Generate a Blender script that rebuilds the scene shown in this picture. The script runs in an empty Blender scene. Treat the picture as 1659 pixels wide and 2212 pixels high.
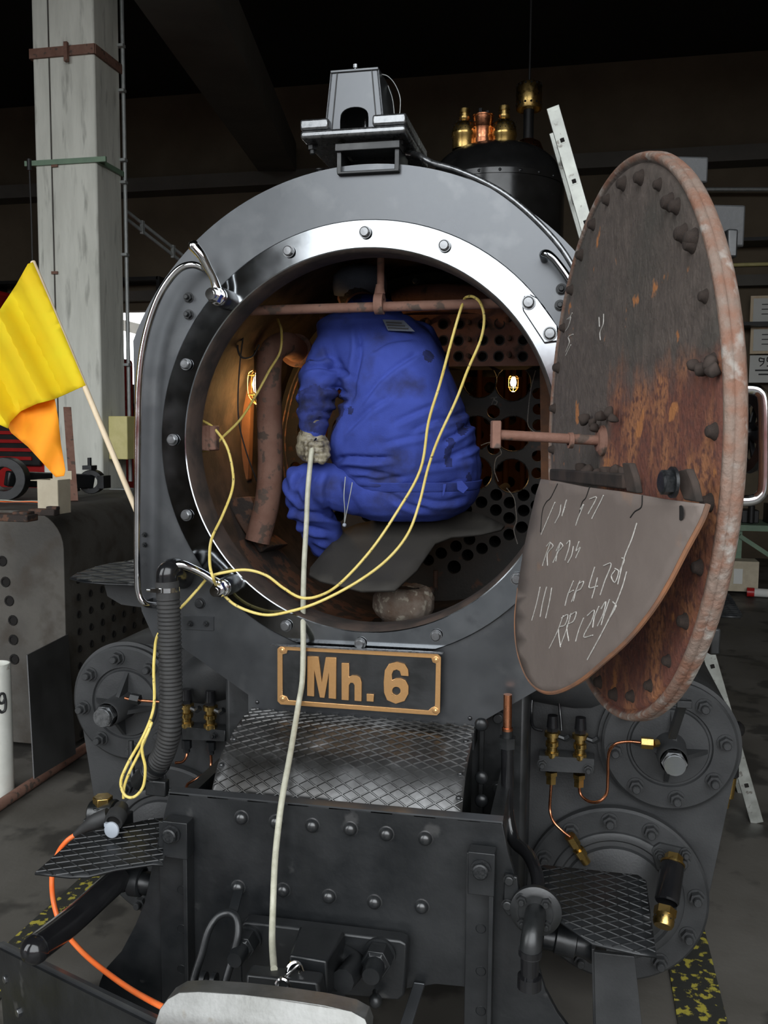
import bpy, bmesh, math, random
from mathutils import Vector as V, Matrix, Quaternion, noise
from mathutils.geometry import tessellate_polygon, delaunay_2d_cdt
random.seed(7)
R_ = math.radians
pi = math.pi
scn = bpy.context.scene
COL = scn.collection
# ------------------------------------------------------------------ camera
W, H, FPX = 1659, 2212, 1947.0
CP = V((.636, -2.643, .047))
yaw, pitch, roll = R_(12.26), R_(5.32), R_(.46)
FW = V((-math.sin(yaw)*math.cos(pitch), math.cos(yaw)*math.cos(pitch), -math.sin(pitch)))
r0 = V((math.cos(yaw), math.sin(yaw), 0)); u0 = r0.cross(FW)
RT = r0*math.cos(roll)+u0*math.sin(roll); UP = -r0*math.sin(roll)+u0*math.cos(roll)
cd = bpy.data.cameras.new('camera'); co = bpy.data.objects.new('camera', cd); COL.objects.link(co)
cd.sensor_fit = 'HORIZONTAL'; cd.sensor_width = 36; cd.lens = FPX*36/W
cd.clip_start = .05; cd.clip_end = 400
co.matrix_world = Matrix(((RT.x, UP.x, -FW.x, CP.x), (RT.y, UP.y, -FW.y, CP.y), (RT.z, UP.z, -FW.z, CP.z), (0, 0, 0, 1)))
scn.camera = co
# ------------------------------------------------------------------ world, light, exposure
wd = bpy.data.worlds.new('sky'); scn.world = wd; wd.use_nodes = True
bg = wd.node_tree.nodes['Background']; bg.inputs[0].default_value = (.93, .97, 1, 1); bg.inputs[1].default_value = 4.3
scn.view_settings.view_transform = 'Standard'; scn.view_settings.look = 'None'
scn.view_settings.exposure = 0.35; scn.view_settings.gamma = 1; scn.view_settings.use_curve_mapping = False
DOOR_X0, DOOR_X1, DOOR_Z1, FRONT_Y, GZ = -1.5, 4.6, 4.4, -4.0, -1.9
SIDE_X0, SIDE_X1 = -7.5, -2.95            # the next doorway of the shed, to the left
for nm, xa, xb in (('doorway_portal', DOOR_X0, DOOR_X1), ('side_doorway_portal', SIDE_X0, SIDE_X1)):
    pl = bpy.data.lights.new(nm, 'AREA'); pl.shape = 'RECTANGLE'
    pl.size = xb-xa; pl.size_y = DOOR_Z1-GZ; pl.cycles.is_portal = True
    po = bpy.data.objects.new(nm, pl); COL.objects.link(po)
    po.location = ((xa+xb)/2, FRONT_Y-.2, (DOOR_Z1+GZ)/2); po.rotation_euler = (R_(90), 0, 0)

def ray(px, py): return FW+RT*((px-W/2)/FPX)+UP*((H/2-py)/FPX)
def U(px, py, Y): d = ray(px, py); return CP+d*((Y-CP.y)/d.y)
def UX(px, py, X): d = ray(px, py); return CP+d*((X-CP.x)/d.x)
def UZ(px, py, Z): d = ray(px, py); return CP+d*((Z-CP.z)/d.z)
def MPP(Y): return (Y-CP.y)/FW.y/FPX*.975       # metres per pixel about this depth

# ------------------------------------------------------------------ materials
def mat(name, c1, c2=None, rough=.5, metal=0, scale=6, rvar=.1, bump=.0, bscale=40, spec=.5, stretch=(1, 1, 1), c3=None, c3at=.62, trans=0, detail=5, c3w=.03):
    m = bpy.data.materials.new(name); m.use_nodes = True; nt = m.node_tree; N = nt.nodes; L = nt.links
    b = N['Principled BSDF']; tc = N.new('ShaderNodeTexCoord'); mp = N.new('ShaderNodeMapping')
    mp.inputs['Scale'].default_value = stretch; L.new(tc.outputs['Object'], mp.inputs[0])
    n = N.new('ShaderNodeTexNoise'); n.inputs['Scale'].default_value = scale; n.inputs['Detail'].default_value = detail
    n.inputs['Roughness'].default_value = .6; L.new(mp.outputs[0], n.inputs['Vector'])
    cr = N.new('ShaderNodeValToRGB'); cr.color_ramp.elements[0].position = .35; cr.color_ramp.elements[1].position = .62
    c2 = c2 or c1
    cr.color_ramp.elements[0].color = (*c1, 1); cr.color_ramp.elements[1].color = (*c2, 1)
    L.new(n.outputs[0], cr.inputs[0]); out = cr.outputs[0]
    if c3:
        n3 = N.new('ShaderNodeTexNoise'); n3.inputs['Scale'].default_value = scale*2.3; n3.inputs['Detail'].default_value = 8
        L.new(mp.outputs[0], n3.inputs['Vector'])
        r3 = N.new('ShaderNodeValToRGB'); r3.color_ramp.elements[0].position = c3at-c3w; r3.color_ramp.elements[1].position = c3at+c3w
        L.new(n3.outputs[0], r3.inputs[0])
        mx = N.new('ShaderNodeMixRGB'); L.new(r3.outputs[0], mx.inputs[0]); L.new(out, mx.inputs[1]); mx.inputs[2].default_value = (*c3, 1)
        out = mx.outputs[0]
    L.new(out, b.inputs['Base Color'])
    mr = N.new('ShaderNodeMapRange'); mr.inputs[3].default_value = max(.02, rough-rvar); mr.inputs[4].default_value = min(1, rough+rvar)
    mr.inputs[1].default_value = .3; mr.inputs[2].default_value = .7
    L.new(n.outputs[0], mr.inputs[0]); L.new(mr.outputs[0], b.inputs['Roughness'])
    b.inputs['Metallic'].default_value = metal; b.inputs['Specular IOR Level'].default_value = spec
    if trans: b.inputs['Transmission Weight'].default_value = trans
    if bump:
        nb = N.new('ShaderNodeTexNoise'); nb.inputs['Scale'].default_value = bscale; nb.inputs['Detail'].default_value = 3
        L.new(mp.outputs[0], nb.inputs['Vector'])
        bp = N.new('ShaderNodeBump'); bp.inputs['Strength'].default_value = min(1, bump); bp.inputs['Distance'].default_value = .004
        L.new(nb.outputs[0], bp.inputs['Height']); L.new(bp.outputs[0], b.inputs['Normal'])
    return m
def emit(name, c, s):
    m = bpy.data.materials.new(name); m.use_nodes = True; b = m.node_tree.nodes['Principled BSDF']
    b.inputs['Base Color'].default_value = (*c, 1); b.inputs['Emission Color'].default_value = (*c, 1); b.inputs['Emission Strength'].default_value = s
    return m
M = {
 'plate': mat('graphite_paint', (.085, .089, .095), (.115, .12, .126), .33, .75, 3, .07, .01, 60, spec=.6, c3=(.15, .155, .16), c3at=.66, c3w=.1),
 'black': mat('satin_black_paint', (.007, .008, .008), (.016, .017, .018), .40, 0, 7, .14, .12, 60, spec=.6),
 'tread': mat('worn_tread_steel', (.045, .043, .04), (.12, .12, .12), .36, .75, 5, .1, .05, 60, c3=(.2, .2, .2), c3at=.62, c3w=.08),
 'header': mat('red_brown_header', (.30, .15, .11), (.40, .21, .16), .8, 0, 10, .1, .3, 90, c3=(.14, .10, .08), c3at=.62, c3w=.08),
 'rivet': mat('rubbed_black_rivet', (.012, .013, .014), (.02, .021, .022), .27, 0, 40, .05, .05, 100, spec=.8),
 'frame': mat('sooty_black_paint', (.006, .007, .008), (.015, .016, .017), .38, 0, 4, .12, .15, 60, spec=.5, c3=(.04, .04, .04), c3at=.68),
 'gloss': mat('gloss_black_paint', (.008, .008, .009), (.013, .013, .014), .16, 0, 10, .07, .04, 120),
 'cyl': mat('grey_cylinder_paint', (.022, .023, .024), (.038, .039, .04), .5, 0, 5, .08, .15, 150, spec=.4),
 'steel': mat('polished_steel', (.25, .265, .28), (.34, .355, .37), .12, 1, 6, .04, 0, 200, c3=(.18, .19, .2), c3at=.66, c3w=.1),
 'bufsteel': mat('worn_buffer_steel', (.16, .16, .15), (.26, .26, .25), .38, .8, 8, .08, .1, 90, c3=(.2, .19, .17), c3at=.68),
 'chrome': mat('bright_steel', (.62, .62, .62), (.75, .75, .75), .12, 1, 12, .05, 0, 100),
 'boltsteel': mat('dull_bolt_steel', (.15, .155, .16), (.26, .265, .27), .3, .9, 60, .1, .03, 100),
 'brass': mat('brass', (.55, .38, .13), (.50, .34, .12), .30, 1, 30, .1, .05, 200),
 'bronze': mat('bronze_letters', (.78, .45, .20), (.66, .37, .15), .34, .85, 20, .08, .05, 200),
 'copper': mat('copper_pipe', (.72, .30, .16), (.5, .2, .1), .3, 1, 40, .1),
 'rustpipe': mat('rusty_pipe', (.18, .085, .058), (.24, .13, .095), .8, 0, 10, .1, .4, 90, c3=(.10, .07, .055), c3at=.6),
 'rust': mat('rusty_sooty_iron', (.07, .04, .028), (.13, .06, .035), .85, 0, 9, .1, .6, 80, c3=(.035, .026, .022), c3at=.5),
 'soot': mat('soot_brown', (.036, .025, .020), (.058, .038, .029), .9, 0, 5, .08, .4, 60, c3=(.02, .015, .012), c3at=.52, c3w=.1),
 'tube': mat('tube_sheet_iron', (.03, .029, .027), (.055, .05, .046), .6, 0, 5, .15, .3, 80, c3=(.12, .055, .03), c3at=.66),
 'encrust': mat('encrusted_rust', (.12, .075, .05), (.20, .16, .13), .95, 0, 16, .05, 1, 50, c3=(.33, .29, .23), c3at=.60),
 'rubber': mat('grey_rubber', (.030, .027, .023), (.045, .040, .034), .85, 0, 5, .08, .1, 100),
 'hose': mat('ribbed_rubber', (.022, .022, .022), (.035, .034, .033), .7, 0, 20, .1, .1, 100),
 'airhose': mat('braided_hose', (.40, .39, .30), (.52, .51, .41), .35, 0, 30, .1, .3, 500),
 'yellow': mat('yellow_cable', (.72, .55, .13), (.80, .64, .20), .4, 0, 30, .08, c3=(.20, .16, .06), c3at=.66),
 'orange': mat('orange_cable', (.95, .16, .03), (.9, .2, .05), .35, 0, 30, .05),
 'cloth': mat('blue_workwear', (.034, .052, .24), (.052, .080, .36), .92, 0, 4, .03, .35, 260, spec=.15, c3=(.03, .035, .10), c3at=.62, c3w=.12),
 'clothdk': mat('blue_workwear_soiled_shaded', (.022, .028, .10), (.034, .046, .19), .92, 0, 9, .03, .35, 260, spec=.15, c3=(.022, .024, .06), c3at=.56, c3w=.1),
 'leather': mat('worn_leather_glove', (.17, .145, .10), (.27, .24, .17), .42, 0, 22, .1, .6, 60, c3=(.08, .065, .045), c3at=.56, c3w=.08),
 'skin': mat('skin', (.42, .22, .15), (.5, .28, .2), .55, 0, 10),
 'hair': mat('dark_hair', (.03, .02, .015), (.05, .035, .025), .6, 0, 60, .1, .8, 200),
 'cap': mat('grey_cap_cloth', (.13, .15, .19), (.17, .19, .24), .9, 0, 8, .05, .3, 200),
 'boot': mat('black_boot', (.02, .018, .016), (.04, .035, .03), .6, 0, 20),
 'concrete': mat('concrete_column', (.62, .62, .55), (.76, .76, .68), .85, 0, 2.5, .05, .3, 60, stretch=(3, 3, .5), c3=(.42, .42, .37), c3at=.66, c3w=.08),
 'floor': mat('oily_concrete', (.085, .078, .066), (.13, .12, .105), .62, 0, 1.3, .2, .25, 30, c3=(.05, .046, .04), c3at=.55),
 'wall': mat('smoked_wall', (.12, .095, .062), (.17, .135, .092), .9, 0, .8, .05, .2, 20),
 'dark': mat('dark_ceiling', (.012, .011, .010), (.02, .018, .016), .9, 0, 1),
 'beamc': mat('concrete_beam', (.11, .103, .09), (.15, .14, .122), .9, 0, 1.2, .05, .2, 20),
 'tank': mat('old_boiler_shell', (.055, .050, .043), (.095, .087, .075), .7, 0, 3, .1, .3, 50, c3=(.05, .04, .03), c3at=.58, c3w=.1),
 'hole': mat('hole_shade', (.006, .005, .004), (.01, .008, .007), .95),  # near-black puts the shade inside holes into the colour
 'sheet': mat('oily_sheet', (.03, .03, .03), (.055, .055, .055), .45, 0, 3, .1, .1),
 'white': mat('white_enamel', (.62, .62, .56), (.72, .72, .66), .4, 0, 8, .05, c3=(.3, .27, .2), c3at=.72),
 'ink': mat('black_lettering', (.02, .02, .02), (.03, .03, .03), .6),
 'cardboard': mat('cardboard', (.52, .45, .33), (.60, .53, .40), .9, 0, 12),
 'redp': mat('red_machine_paint', (.36, .015, .015), (.52, .02, .02), .35, 0, 2, .1),
 'blackp': mat('machine_black', (.01, .01, .01), (.02, .02, .02), .5),
 'green': mat('green_paint', (.16, .25, .17), (.2, .3, .2), .5, 0, 9),
 'alu': mat('aluminium', (.30, .31, .28), (.40, .41, .38), .42, .6, 14, .1, .1, 90, c3=(.18, .17, .15), c3at=.66),
 'wood': mat('pale_wood', (.70, .55, .36), (.78, .64, .45), .6, 0, 20, .1, stretch=(1, 1, .1)),
 'paper': mat('paper', (.72, .72, .68), (.75, .75, .71), .9),
 'yellowbox': mat('yellow_box_paint', (.62, .55, .22), (.7, .62, .28), .5, 0, 12),
 'galv': mat('galvanised', (.35, .37, .36), (.45, .47, .46), .5, .4, 20),
 'chalk': mat('chalk', (.62, .60, .56), (.4, .38, .35), 1, 0, 150),
 'grey': mat('grey_plastic', (.30, .33, .37), (.34, .37, .41), .45, 0, 10),
 'flagLit': mat('fluorescent_flag_lit', (1, .78, .015), (1, .93, .03), .8, 0, 2.5),  # yellow puts the overexposed light on the flag into its colour
 'roofred': mat('far_red_wall', (.07, .02, .018), (.09, .025, .022), .8, spec=.2),
 'asph': mat('yard_asphalt', (.04, .04, .04), (.06, .06, .06), .95, spec=.2),
 'haz': mat('hazard_paint', (.03, .03, .025), (.03, .03, .025), .7, 0, 14, .1, .2, 30, c3=(.42, .36, .05), c3at=.575),
 'bulb': emit('warm_bulb', (1, .62, .22), 18), 'cagem': mat('lamp_cage_wire', (.7, .5, .2), (.8, .6, .3), .3, .8, 20),
 'dome': mat('dome_black', (.008, .008, .008), (.014, .014, .014), .22, 0, 5, .08, .05, 30),
 'blue': mat('blue_plastic', (.02, .05, .3), (.03, .07, .35), .5),
 'warmboiler': mat('boiler_rust', (.16, .075, .035), (.22, .10, .045), .85, 0, 6, .08, .3, 60),
}
def flag_trans():
    m = M['flagLit']; nt = m.node_tree; b = nt.nodes['Principled BSDF']; out = nt.nodes['Material Output']
    t = nt.nodes.new('ShaderNodeBsdfTranslucent'); t.inputs[0].default_value = (1, .72, .01, 1)
    mx = nt.nodes.new('ShaderNodeMixShader'); mx.inputs[0].default_value = .45
    nt.links.new(b.outputs[0], mx.inputs[1]); nt.links.new(t.outputs[0], mx.inputs[2]); nt.links.new(mx.outputs[0], out.inputs[0])
flag_trans()
# door inner face: soot over grey-brown steel with a rust-red field of its own outline
def door_mat():
    m = bpy.data.materials.new('scorched_door'); m.use_nodes = True; nt = m.node_tree; N = nt.nodes; L = nt.links; b = N['Principled BSDF']
    tc = N.new('ShaderNodeTexCoord'); sep = N.new('ShaderNodeSeparateXYZ'); L.new(tc.outputs['Object'], sep.inputs[0])
    def noise_(scale, st=(1, 1, 1), det=8):
        mp = N.new('ShaderNodeMapping'); mp.inputs['Scale'].default_value = st; L.new(tc.outputs['Object'], mp.inputs[0])
        n = N.new('ShaderNodeTexNoise'); n.inputs['Scale'].default_value = scale; n.inputs['Detail'].default_value = det; L.new(mp.outputs[0], n.inputs['Vector']); return n.outputs[0]
    def math_(op, a, c=None, cl=False):
        k = N.new('ShaderNodeMath'); k.operation = op; k.use_clamp = cl
        for i, v in enumerate((a, c)):
            if v is None: continue
            if isinstance(v, (int, float)): k.inputs[i].default_value = v
            else: L.new(v, k.inputs[i])
        return k.outputs[0]
    def ramp(v, a, c):
        r = N.new('ShaderNodeMapRange'); r.inputs[1].default_value = a; r.inputs[2].default_value = c; r.clamp = True; L.new(v, r.inputs[0]); return r.outputs[0]
    def mix(f, a, c):
        k = N.new('ShaderNodeMixRGB'); L.new(f, k.inputs[0])
        for i, v in ((1, a), (2, c)):
            if isinstance(v, tuple): k.inputs[i].default_value = (*v, 1)
            else: L.new(v, k.inputs[i])
        return k.outputs[0]
    u, z = sep.outputs[0], sep.outputs[2]      # u: towards the outer rim, z: height, y: through the door
    big = noise_(3); fine = noise_(28); streak = noise_(11, (1, 1, .55))
    base = mix(ramp(fine, .35, .65), (.085, .068, .058), (.125, .10, .085))
    base = mix(ramp(big, .48, .66), base, (.07, .065, .055))
    # rust field: below the middle, from the centre out to the rim
    a = math_('ADD', math_('MULTIPLY', math_('SUBTRACT', big, .5), .9), math_('MULTIPLY', math_('SUBTRACT', streak, .5), .9))
    up = math_('ADD', math_('MULTIPLY', z, -3.2), math_('ADD', a, .55))
    side = math_('ADD', math_('MULTIPLY', u, 4.5), math_('ADD', a, .35))
    f = math_('MULTIPLY', ramp(up, 0, .3), ramp(side, 0, .35))
    rust = mix(ramp(streak, .45, .60), (.17, .062, .042), (.33, .14, .065))
    rust = mix(ramp(noise_(60), .48, .62), rust, (.12, .05, .038))
    colr = mix(f, base, rust)
    sp = mix(ramp(noise_(9), .64, .67), colr, (.42, .17, .06))
    r2 = math_('ADD', math_('MULTIPLY', u, u), math_('MULTIPLY', z, z))
    rim = ramp(r2, .332, .337)
    rimc = mix(ramp(fine, .38, .62), (.20, .10, .065), (.20, .145, .115))
    rimc = mix(ramp(noise_(26), .54, .66), rimc, (.30, .27, .24))
    colr = mix(rim, sp, rimc)
    L.new(colr, b.inputs['Base Color']); b.inputs['Roughness'].default_value = .8
    bp = N.new('ShaderNodeBump'); bp.inputs['Strength'].default_value = 1; bp.inputs['Distance'].default_value = .0035
    L.new(math_('ADD', noise_(90), math_('MULTIPLY', noise_(30), 1.0)), bp.inputs['Height']); L.new(bp.outputs[0], b.inputs['Normal'])
    return m
M['door'] = door_mat()
M['baffle'] = mat('baffle_steel', (.15, .12, .105), (.19, .155, .135), .75, 0, 3, .05, .25, 60, c3=(.24, .14, .09), c3at=.66, c3w=.05)
M['baffle_rim'] = mat('baffle_rust', (.30, .13, .06), (.16, .09, .06), .8, 0, 12)

# ------------------------------------------------------------------ mesh tools
def smooth_path(P, k=6):
    P = [V(p) for p in P]
    if len(P) < 3: return P
    o = []
    for i in range(len(P)-1):
        a = P[i-1] if i else P[0]*2-P[1]; b, c = P[i], P[i+1]; d = P[i+2] if i+2 < len(P) else P[-1]*2-P[-2]
        for j in range(k):
            t = j/k
            o.append(.5*((2*b)+(c-a)*t+(2*a-5*b+4*c-d)*t*t+(3*b-a-3*c+d)*t**3))
    o.append(P[-1]); return o
def frame_of(ax):
    ax = V(ax).normalized(); q = V((0, 0, 1)) if abs(ax.z) < .9 else V((1, 0, 0))
    x = q.cross(ax).normalized(); return x, ax.cross(x)
class MB:
    def __init__(s): s.v = []; s.f = []
    def add(s, vs, fs):
        o = len(s.v); s.v += [V(p) for p in vs]; s.f += [tuple(i+o for i in f) for f in fs]; return s
    def box(s, c, size, ax=None):
        c = V(c); ax = ax or (V((1, 0, 0)), V((0, 1, 0)), V((0, 0, 1)))
        vs = [c+ax[0]*(size[0]/2*i)+ax[1]*(size[1]/2*j)+ax[2]*(size[2]/2*k) for i in (-1, 1) for j in (-1, 1) for k in (-1, 1)]
        return s.add(vs, [(0, 1, 3, 2), (4, 6, 7, 5), (0, 4, 5, 1), (2, 3, 7, 6), (0, 2, 6, 4), (1, 5, 7, 3)])
    def bar(s, a, b, w, h, side=None):
        a, b = V(a), V(b); d = (b-a); x = V(side).normalized() if side is not None else frame_of(d)[0]
        d_ = d.normalized(); x = (x-d_*x.dot(d_)).normalized(); y = d_.cross(x)
        return s.box((a+b)/2, (w, h, d.length), (x, y, d_))
    def prism(s, loops, off):
        if not isinstance(loops[0][0], (list, tuple, V)): loops = [loops]
        loops = [[V(p) for p in l] for l in loops]; off = V(off); tri = tessellate_polygon(loops)
        fl = [p for l in loops for p in l]; n = len(fl)
        fs = [tuple(t) for t in tri]+[tuple(i+n for i in t[::-1]) for t in tri]; k = 0
        for l in loops:
            m = len(l)
            for i in range(m): a, b = k+i, k+(i+1) % m; fs.append((a, b, b+n, a+n))
            k += m
        return s.add(fl+[p+off for p in fl], fs)
    def cyl(s, a, b, r1, r2=None, n=20, caps=True, ph=0):
        a, b = V(a), V(b); r2 = r1 if r2 is None else r2; x, y = frame_of(b-a)
        cs = [(math.cos(2*pi*(i+ph)/n), math.sin(2*pi*(i+ph)/n)) for i in range(n)]
        vs = [a+(x*c+y*t)*r1 for c, t in cs]+[b+(x*c+y*t)*r2 for c, t in cs]
        fs = [(i, (i+1) % n, n+(i+1) % n, n+i) for i in range(n)]
        if caps: fs += [tuple(range(n))[::-1], tuple(range(n, 2*n))]
        return s.add(vs, fs)
    def tube(s, P, r, n=10, k=6, caps=True, rf=None):
        P = smooth_path(P, k) if k > 1 else [V(p) for p in P]
        m = len(P); vs = []; fs = []; x = None
        for i, p in enumerate(P):
            t = (P[min(i+1, m-1)]-P[max(i-1, 0)]).normalized()
            if x is None: x = frame_of(t)[0]
            x = (x-t*x.dot(t)).normalized(); y = t.cross(x); rr = rf(i/(m-1), i) if rf else r
            vs += [p+(x*math.cos(2*pi*j/n)+y*math.sin(2*pi*j/n))*rr for j in range(n)]
        for i in range(m-1): fs += [(i*n+j, i*n+(j+1) % n, (i+1)*n+(j+1) % n, (i+1)*n+j) for j in range(n)]
        if caps: fs += [tuple(range(n))[::-1], tuple(range((m-1)*n, m*n))]
        return s.add(vs, fs)
    def lathe(s, prof, org=(0, 0, 0), ax=(0, 0, 1), n=32, closed=False):
        org = V(org); ax = V(ax).normalized(); x, y = frame_of(ax); vs = []; fs = []; m = len(prof)
        for r, h in prof: vs += [org+ax*h+(x*math.cos(2*pi*j/n)+y*math.sin(2*pi*j/n))*max(r, 1e-5) for j in range(n)]
        for i in range(m if closed else m-1):
            a, b = i*n, ((i+1) % m)*n; fs += [(a+j, a+(j+1) % n, b+(j+1) % n, b+j) for j in range(n)]
        return s.add(vs, fs)
    def ball(s, c, r, sc=(1, 1, 1), n=14, ax=None):
        c = V(c); ax = ax or (V((1, 0, 0)), V((0, 1, 0)), V((0, 0, 1))); vs = []; fs = []; m = n//2
        for i in range(m+1):
            t = pi*i/m
            for j in range(n):
                p = (math.sin(t)*math.cos(2*pi*j/n)*sc[0]*r, math.sin(t)*math.sin(2*pi*j/n)*sc[1]*r, math.cos(t)*sc[2]*r)
                vs.append(c+ax[0]*p[0]+ax[1]*p[1]+ax[2]*p[2])
        for i in range(m): fs += [(i*n+j, i*n+(j+1) % n, (i+1)*n+(j+1) % n, (i+1)*n+j) for j in range(n)]
        return s.add(vs, fs)
    def limb(s, P, k=5, n=14):
        """chain of overlapping balls: P = [(point, radius or (rx,ry,rz))]"""
        for (a, ra), (b, rb) in zip(P, P[1:]):
            a, b = V(a), V(b); m = max(2, int((b-a).length/.02))
            for i in range(m+1): t = i/m; s.ball(a.lerp(b, t), ra*(1-t)+rb*t, n=n)
        return s
WL = {}
def finish(me, ang=38):
    bm = bmesh.new(); bm.from_mesh(me); bmesh.ops.remove_doubles(bm, verts=bm.verts, dist=1e-6)
    bmesh.ops.recalc_face_normals(bm, faces=bm.faces); bm.to_mesh(me); bm.free()
    me.shade_smooth()
    me.set_sharp_from_angle(angle=R_(ang))
def tag(o, label=None, cat=None, group=None, kind=None):
    for k, v in (('label', label), ('category', cat), ('group', group), ('kind', kind)):
        if v: o[k] = v
    return o
def put(o, loc, parent):
    COL.objects.link(o); WL[o.name] = V(loc)
    if parent: o.parent = parent; o.location = V(loc)-WL[parent.name]
    else: o.location = loc
    return o
def obj(name, mb, m, parent=None, label=None, cat=None, group=None, kind=None, bevel=0, org=None, ang=38, solid=0, me=None):
    vs = mb.v
    if org is None:
        xs = [p.x for p in vs]; ys = [p.y for p in vs]; zs = [p.z for p in vs]
        org = V(((min(xs)+max(xs))/2, (min(ys)+max(ys))/2, min(zs)))
    org = V(org); me = bpy.data.meshes.new(name); me.from_pydata([tuple(p-org) for p in vs], [], mb.f)
    finish(me, ang); me.materials.append(M[m] if isinstance(m, str) else m)
    o = bpy.data.objects.new(name, me); put(o, org, parent); tag(o, label, cat, group, kind)
    if solid: md = o.modifiers.new('thick', 'SOLIDIFY'); md.thickness = solid; md.offset = -1
    if bevel:
        md = o.modifiers.new('bevel', 'BEVEL'); md.width = bevel; md.segments = 2; md.limit_method = 'ANGLE'; md.angle_limit = R_(40)
    return o
def empty(name, loc, label=None, cat=None, group=None, kind=None, parent=None):
    o = bpy.data.objects.new(name, None); put(o, loc, parent); return tag(o, label, cat, group, kind)
# small shared hardware; every one points along +Z
def hw(name, mb, m):
    me = bpy.data.meshes.new(name); me.from_pydata([tuple(p) for p in mb.v], [], mb.f); finish(me, 30); me.materials.append(M[m]); return me
def hexm(r, h, ch=.15, n=6): return [(r*.86*(1-ch), 0), ]
def mk_bolt(m): return hw('hex_bolt', MB().cyl((0, 0, 0), (0, 0, .25), 1.25, n=20).cyl((0, 0, .25), (0, 0, .95), 1.02, n=6).lathe([(.98, .95), (.80, 1.08), (0, 1.10)], n=24), m)
def mk_nut(m): return hw('hex_nut', MB().cyl((0, 0, 0), (0, 0, .2), 1.3, n=20).cyl((0, 0, .2), (0, 0, 1.15), 1.05, n=6).lathe([(.62, 1.0), (.62, 1.95), (.5, 2.1), (0, 2.1)], n=14), m)
def mk_rivet(m): return hw('rivet', MB().lathe([(1.18, 0), (1.18, .05), (1.0, .1), (.96, .35), (.8, .65), (.5, .85), (.2, .93), (0, .94)], n=24), m)
BOLT_S, BOLT_B, NUT_B, NUT_C, RIV_B = mk_bolt('boltsteel'), mk_bolt('frame'), mk_nut('frame'), mk_nut('cyl'), mk_rivet('rivet')
BOLT_P = mk_bolt('black'); NUT_D = mk_nut('black')
def hard(name, me, p, d, s, parent, spin=None, lab=None):
    o = bpy.data.objects.new(name, me); put(o, p, parent)
    q = V((0, 0, 1)).rotation_difference(V(d).normalized()); q = q @ Quaternion((0, 0, 1), random.uniform(0, 6.28) if spin is None else spin)
    o.rotation_mode = 'QUATERNION'; o.rotation_quaternion = q; o.scale = (s, s, s)
    return o
FRONT = V((0, -1, 0))
def circ(cx, cz, r, Y, n=64, a0=0, a1=2*pi, full=True):
    m = n if full else n+1
    return [V((cx+r*math.cos(a0+(a1-a0)*i/n), Y, cz+r*math.sin(a0+(a1-a0)*i/n))) for i in range(m)]
def in_poly(p, poly):
    c = False; n = len(poly)
    for i in range(n):
        a, b = poly[i], poly[i-1]
        if (a[1] > p[1]) != (b[1] > p[1]) and p[0] < (b[0]-a[0])*(p[1]-a[1])/(b[1]-a[1])+a[0]: c = not c
    return c
def sheet(poly, f, step, mb=None):
    """fine skin over a 2-D polygon mapped by f"""
    B = []
    for i, a in enumerate(poly):
        b = poly[(i+1) % len(poly)]; n = max(1, int(math.dist(a, b)/step))
        B += [(a[0]+(b[0]-a[0])*j/n, a[1]+(b[1]-a[1])*j/n) for j in range(n)]
    nb = len(B); pts = list(B); x0, x1 = min(p[0] for p in B), max(p[0] for p in B); y0, y1 = min(p[1] for p in B), max(p[1] for p in B)
    y = y0+step/2; r = 0
    while y < y1:
        x = x0+step*(.5 if r % 2 else .25)
        while x < x1:
            if in_poly((x, y), B) and min((x-q[0])**2+(y-q[1])**2 for q in B) > (step*.5)**2: pts.append((x, y))
            x += step
        y += step; r += 1
    vs, _, fs, *_ = delaunay_2d_cdt([V(p) for p in pts], [(i, (i+1) % nb) for i in range(nb)], [], 1, 1e-6)
    mb = mb or MB(); return mb.add([f(v[0], v[1]) for v in vs], [tuple(t) for t in fs])
def ribs(poly, f, du, dv, w, h, step, sgn=1):
    """raised diamond ribs of chequer plate as one skin"""
    mb = MB(); us = [p[0] for p in poly]; vv = [p[1] for p in poly]; u0, u1, v0, v1 = min(us), max(us), min(vv), max(vv)
    L = math.hypot(du, dv); e = step*.2
    for s in (1, -1):
        d = (du/L, s*dv/L); nrm = (-d[1], d[0]); span = (u1-u0)+(v1-v0)*du/dv; n = int(span/du)+2
        for i in range(-n, n):
            b = (u0+i*du, v0 if s > 0 else v1); t = 0; run = []
            tmax = (v1-v0)/(dv/L)
            k = int(tmax/step)+1
            for j in range(k+1):
                p = (b[0]+d[0]*j*step, b[1]+d[1]*j*step)
                if in_poly(p, poly): run.append(p)
                if not in_poly(p, poly) or j == k:
                    if len(run) > 1:
                        vs = []
                        for q in run:
                            c = f(*q); cu = (f(q[0]+e, q[1])-c); cv = (f(q[0], q[1]+e)-c); N = cu.cross(cv).normalized()*sgn
                            sd = (cu*nrm[0]+cv*nrm[1]).normalized()
                            vs += [c-sd*w/2, c-sd*w*.2+N*h, c+sd*w*.2+N*h, c+sd*w/2]
                        fs = [(4*a+m, 4*a+m+1, 4*a+m+5, 4*a+m+4) for a in range(len(run)-1) for m in range(3)]
                        mb.add(vs, fs)
                    run = []
    return mb
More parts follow.
